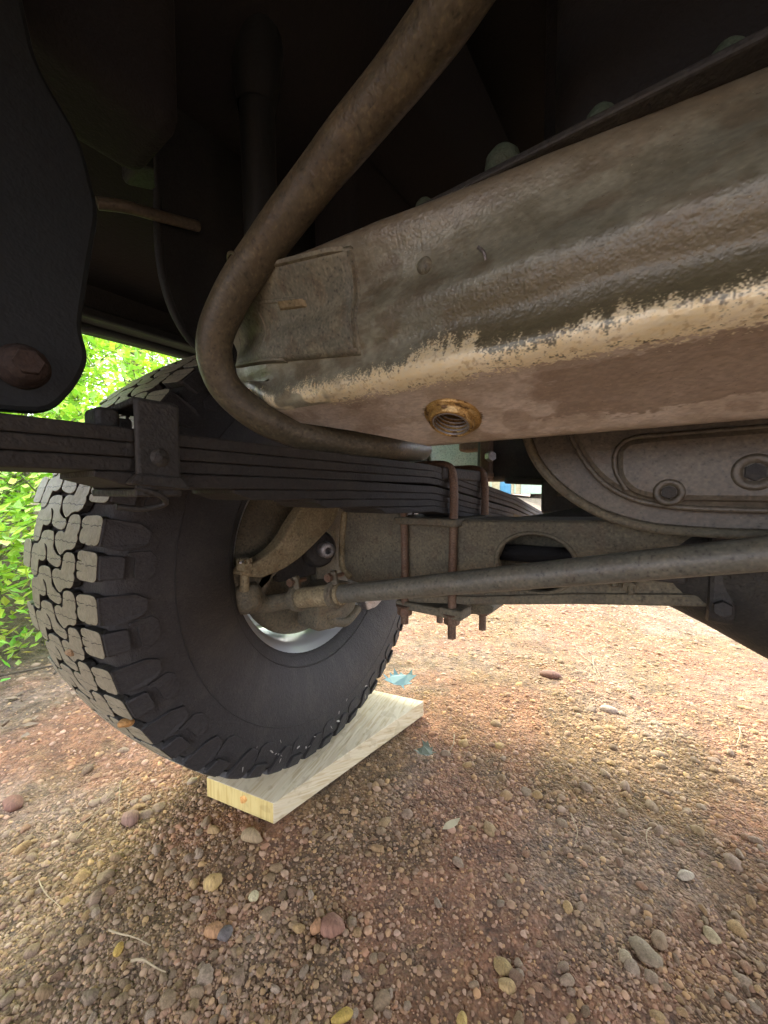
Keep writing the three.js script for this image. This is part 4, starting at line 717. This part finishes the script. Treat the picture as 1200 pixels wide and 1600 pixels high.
function tree(x, z, h, cr, lean, n, ls, label, seed, pal = GREEN) {
  const r = rng(seed), o = new THREE.Group(); o.name = numbered('tree'); o.position.set(x, groundH(x, z) - 0.05, z); scene.add(o); tag(o, label, 'tree', 'trees round the driveway');
  const top = V(lean, h, lean * 0.4), parts = [tube([[0, 0, 0], [lean * 0.2, h * 0.35, 0.05], [lean * 0.6, h * 0.7, -0.05], top.toArray()], 0.05 + h * 0.012, 20, 9, (t) => 1.15 - 0.95 * t)], lv = new Leaves();
  const ends = [];
  for (let i = 0; i < 16; i++) { const t = rr(0.28, 0.95, r), b = V(lean * t * 0.9, h * t, 0), a = r() * 6.28, l = cr * rr(0.5, 1, r) * (1.25 - 0.7 * t), e = b.clone().add(V(Math.cos(a) * l, l * rr(0.1, 0.6, r), Math.sin(a) * l)); parts.push(tube([b.toArray(), b.clone().lerp(e, 0.5).add(V(0, -0.08 * l, 0)).toArray(), e.toArray()], 0.028, 6, 5, (q) => 1 - 0.8 * q)); for (let k = 0; k < 4; k++) ends.push(b.clone().lerp(e, rr(0.4, 1.08, r)).add(rv(r, cr * 0.18))); }
  for (const e of ends) { const k = rr(0.7, 1.2, r), s = cr * rr(0.14, 0.3, r); for (let i = 0; i < n / ends.length; i++) { const g = pal[Math.floor(r() * pal.length)], q = rv(r, s); q.y *= 0.6; lv.add(e.clone().add(q), rv(r), V(rr(-0.6, 0.6, r), 1, rr(-0.6, 0.6, r)), ls * rr(0.7, 1.4, r), ls * rr(0.5, 0.8, r), g.map((y) => y * k)); } }
  put(o, 'trunk', mergeGeometries(parts.map((g) => boxUV(g))), barkMat); put(o, 'crown', lv.build(), foliageMat);
}
for (const [x, z, h, cr, lean, n, ls, label] of [
  [-5.2, -0.9, 6.5, 1.9, 0.5, 4200, 0.10, 'slender tree straight behind the left bank shrubs'],
  [-6.0, -2.4, 7.5, 2.2, -0.4, 4600, 0.11, 'tree framed by the gap above the tyre'],
  [-4.9, 1.3, 6.0, 1.8, 0.3, 3600, 0.10, 'tree on the left bank beside the cab'],
  [-8.5, -1.2, 9.0, 2.8, 0.6, 4600, 0.14, 'broad tree far back on the left'],
  [-8.2, -4.6, 8.5, 2.6, -0.5, 4600, 0.14, 'broad tree far back beyond the front of the truck'],
  [-5.6, -6.2, 7.0, 2.2, 0.4, 3600, 0.12, 'tree ahead on the left of the driveway'],
  [-11.5, -7.5, 10, 3.2, 0.2, 4200, 0.18, 'tall far tree in the left of the woods'],
  [-3.4, -13.2, 9.0, 3.0, 0.3, 4200, 0.18, 'tree beyond the shed at the end of the driveway'],
  [2.5, -12.5, 9.5, 3.0, -0.4, 4000, 0.18, 'tree on the right at the end of the driveway'],
  [6.5, -7.0, 9.0, 3.0, 0.3, 3600, 0.18, 'tree on the right side of the driveway']]) tree(x, z, h, cr, lean, n, ls, label, 3000 + Math.round(x * 91 + z * 17));

// low ground cover and leaf litter on the bank
{
  const r = rng(77), lv = new Leaves(), lt = new Leaves();
  for (let i = 0; i < 5200; i++) { const x = -1.6 - Math.pow(r(), 1.4) * 5, z = rr(-4, 1.8, r); if (r() > litterAt(x, z)) continue; if (fbm(x * 1.7, z * 1.7, 900, 3) < 0.47) continue; const g = GREEN[Math.floor(r() * 4)], b = V(x, groundH(x, z) + rr(0.0, 0.14, r), z); for (let k = 0; k < 3; k++) lv.add(b.clone().add(rv(r, 0.02)), V(rr(-1, 1, r), rr(0, 0.8, r), rr(-1, 1, r)), V(0, 1, 0), rr(0.02, 0.05, r), rr(0.012, 0.026, r), g.map((y) => y * rr(0.7, 1.2, r))); }
  tag(put(scene, 'ground_cover', lv.build(), foliageMat), 'small bright green plants covering the bank left of the driveway', 'ground cover', null, 'stuff');
  for (let i = 0; i < 5000; i++) { const x = -1.25 - Math.pow(r(), 1.3) * 3.5, z = rr(-3.5, 1.5, r); if (r() > litterAt(x, z) + 0.06) continue; const k = rr(0.6, 1.3, r); lt.add(V(x, groundH(x, z) + rr(0.002, 0.016, r), z), V(rr(-1, 1, r), rr(-0.1, 0.25, r), rr(-1, 1, r)), V(rr(-0.4, 0.4, r), 1, rr(-0.4, 0.4, r)), rr(0.012, 0.045, r), rr(0.005, 0.02, r), [0.19 * k, 0.145 * k, 0.095 * k]); }
  const lm = std({ vertexColors: true, bumpMap: null, roughness: 0.95 }); tag(put(scene, 'leaf_litter', lt.build(), lm), 'dry brown leaf litter and chips at the foot of the bank', 'leaf litter', null, 'stuff');
  for (const [a, b, rad, label] of [[[-1.86, -0.32], [-1.66, -0.24], 0.006, 'pale bare twig on the ground at the left edge'], [[-1.95, -0.50], [-1.50, -0.36], 0.008, 'grey fallen branch at the foot of the bank beside the tyre'], [[-1.75, 0.0], [-1.55, -0.5], 0.005, 'thin dark twig lying across the leaf litter']]) {
    const pts = [0, 0.3, 0.65, 1].map((t) => { const x = mix(a[0], b[0], t) + rr(-0.02, 0.02, r), z = mix(a[1], b[1], t) + rr(-0.02, 0.02, r); return [x, groundH(x, z) + 0.02 + 0.02 * t, z]; });
    tag(put(scene, 'twig', boxUV(tube(pts, rad, 16, 7, (t) => 1 - 0.6 * t)), barkMat), label, 'twig');
  }
}
// far end of the driveway, glimpsed through the gap under the truck
{
  const o = new THREE.Group(); o.name = numbered('shed'); o.position.set(-4.6, groundH(-4.6, -13.4), -13.4); o.rotation.y = 0.35; scene.add(o); tag(o, 'cream walled outbuilding far off at the end of the driveway', 'shed');
  const wall = std({ map: grime([168, 158, 128], [184, 174, 150], [140, 126, 98], 0.3, 0.2, 211, 1), bumpScale: 0.0004 });
  put(o, 'wall', join([box(0, 1.2, 0, 3.2, 2.4, 2.2, 0.02)]), wall);
  for (let i = 0; i < 9; i++) put(o, 'post_strip', join([box(-1.5 + i * 0.375, 1.2, 1.113, 0.05, 2.38, 0.03, 0.006)]), M.paint);
  put(o, 'roof', join([slabX([[1.4, 2.40], [0, 3.2], [-1.4, 2.40], [-1.4, 2.48], [0, 3.30], [1.4, 2.48]], -1.8, 3.6, 0, 0.01)]), M.dark);
  put(o, 'door', join([box(0.95, 1.0, 1.13, 0.8, 2.0, 0.04, 0.01)]), M.paint);
  const bl = new THREE.Group(); bl.name = numbered('barrel'); bl.position.set(-3.98, groundH(-3.98, -11.9), -11.9); scene.add(bl); bl.scale.setScalar(0.62); tag(bl, 'light blue plastic barrel far off in front of the cream outbuilding', 'barrel');
  const bm = std({ color: 0x35708f, roughness: 0.5, bumpScale: 0.0002 });
  put(bl, 'body', boxUV(lathe([[0.0001, 0], [0.24, 0], [0.27, 0.06], [0.275, 0.28], [0.285, 0.30], [0.275, 0.32], [0.275, 0.55], [0.285, 0.57], [0.275, 0.59], [0.26, 0.82], [0.22, 0.88], [0.0001, 0.88]], [0, 0, 0], [0, 1, 0], 32)), bm); put(bl, 'lid', boxUV(lathe([[0.0001, 0.02], [0.20, 0.02], [0.21, 0.01], [0.21, 0]], [0, 0.88, 0], [0, 1, 0], 32)), bm);
}
shadows(scene);
renderer.render(scene, camera);
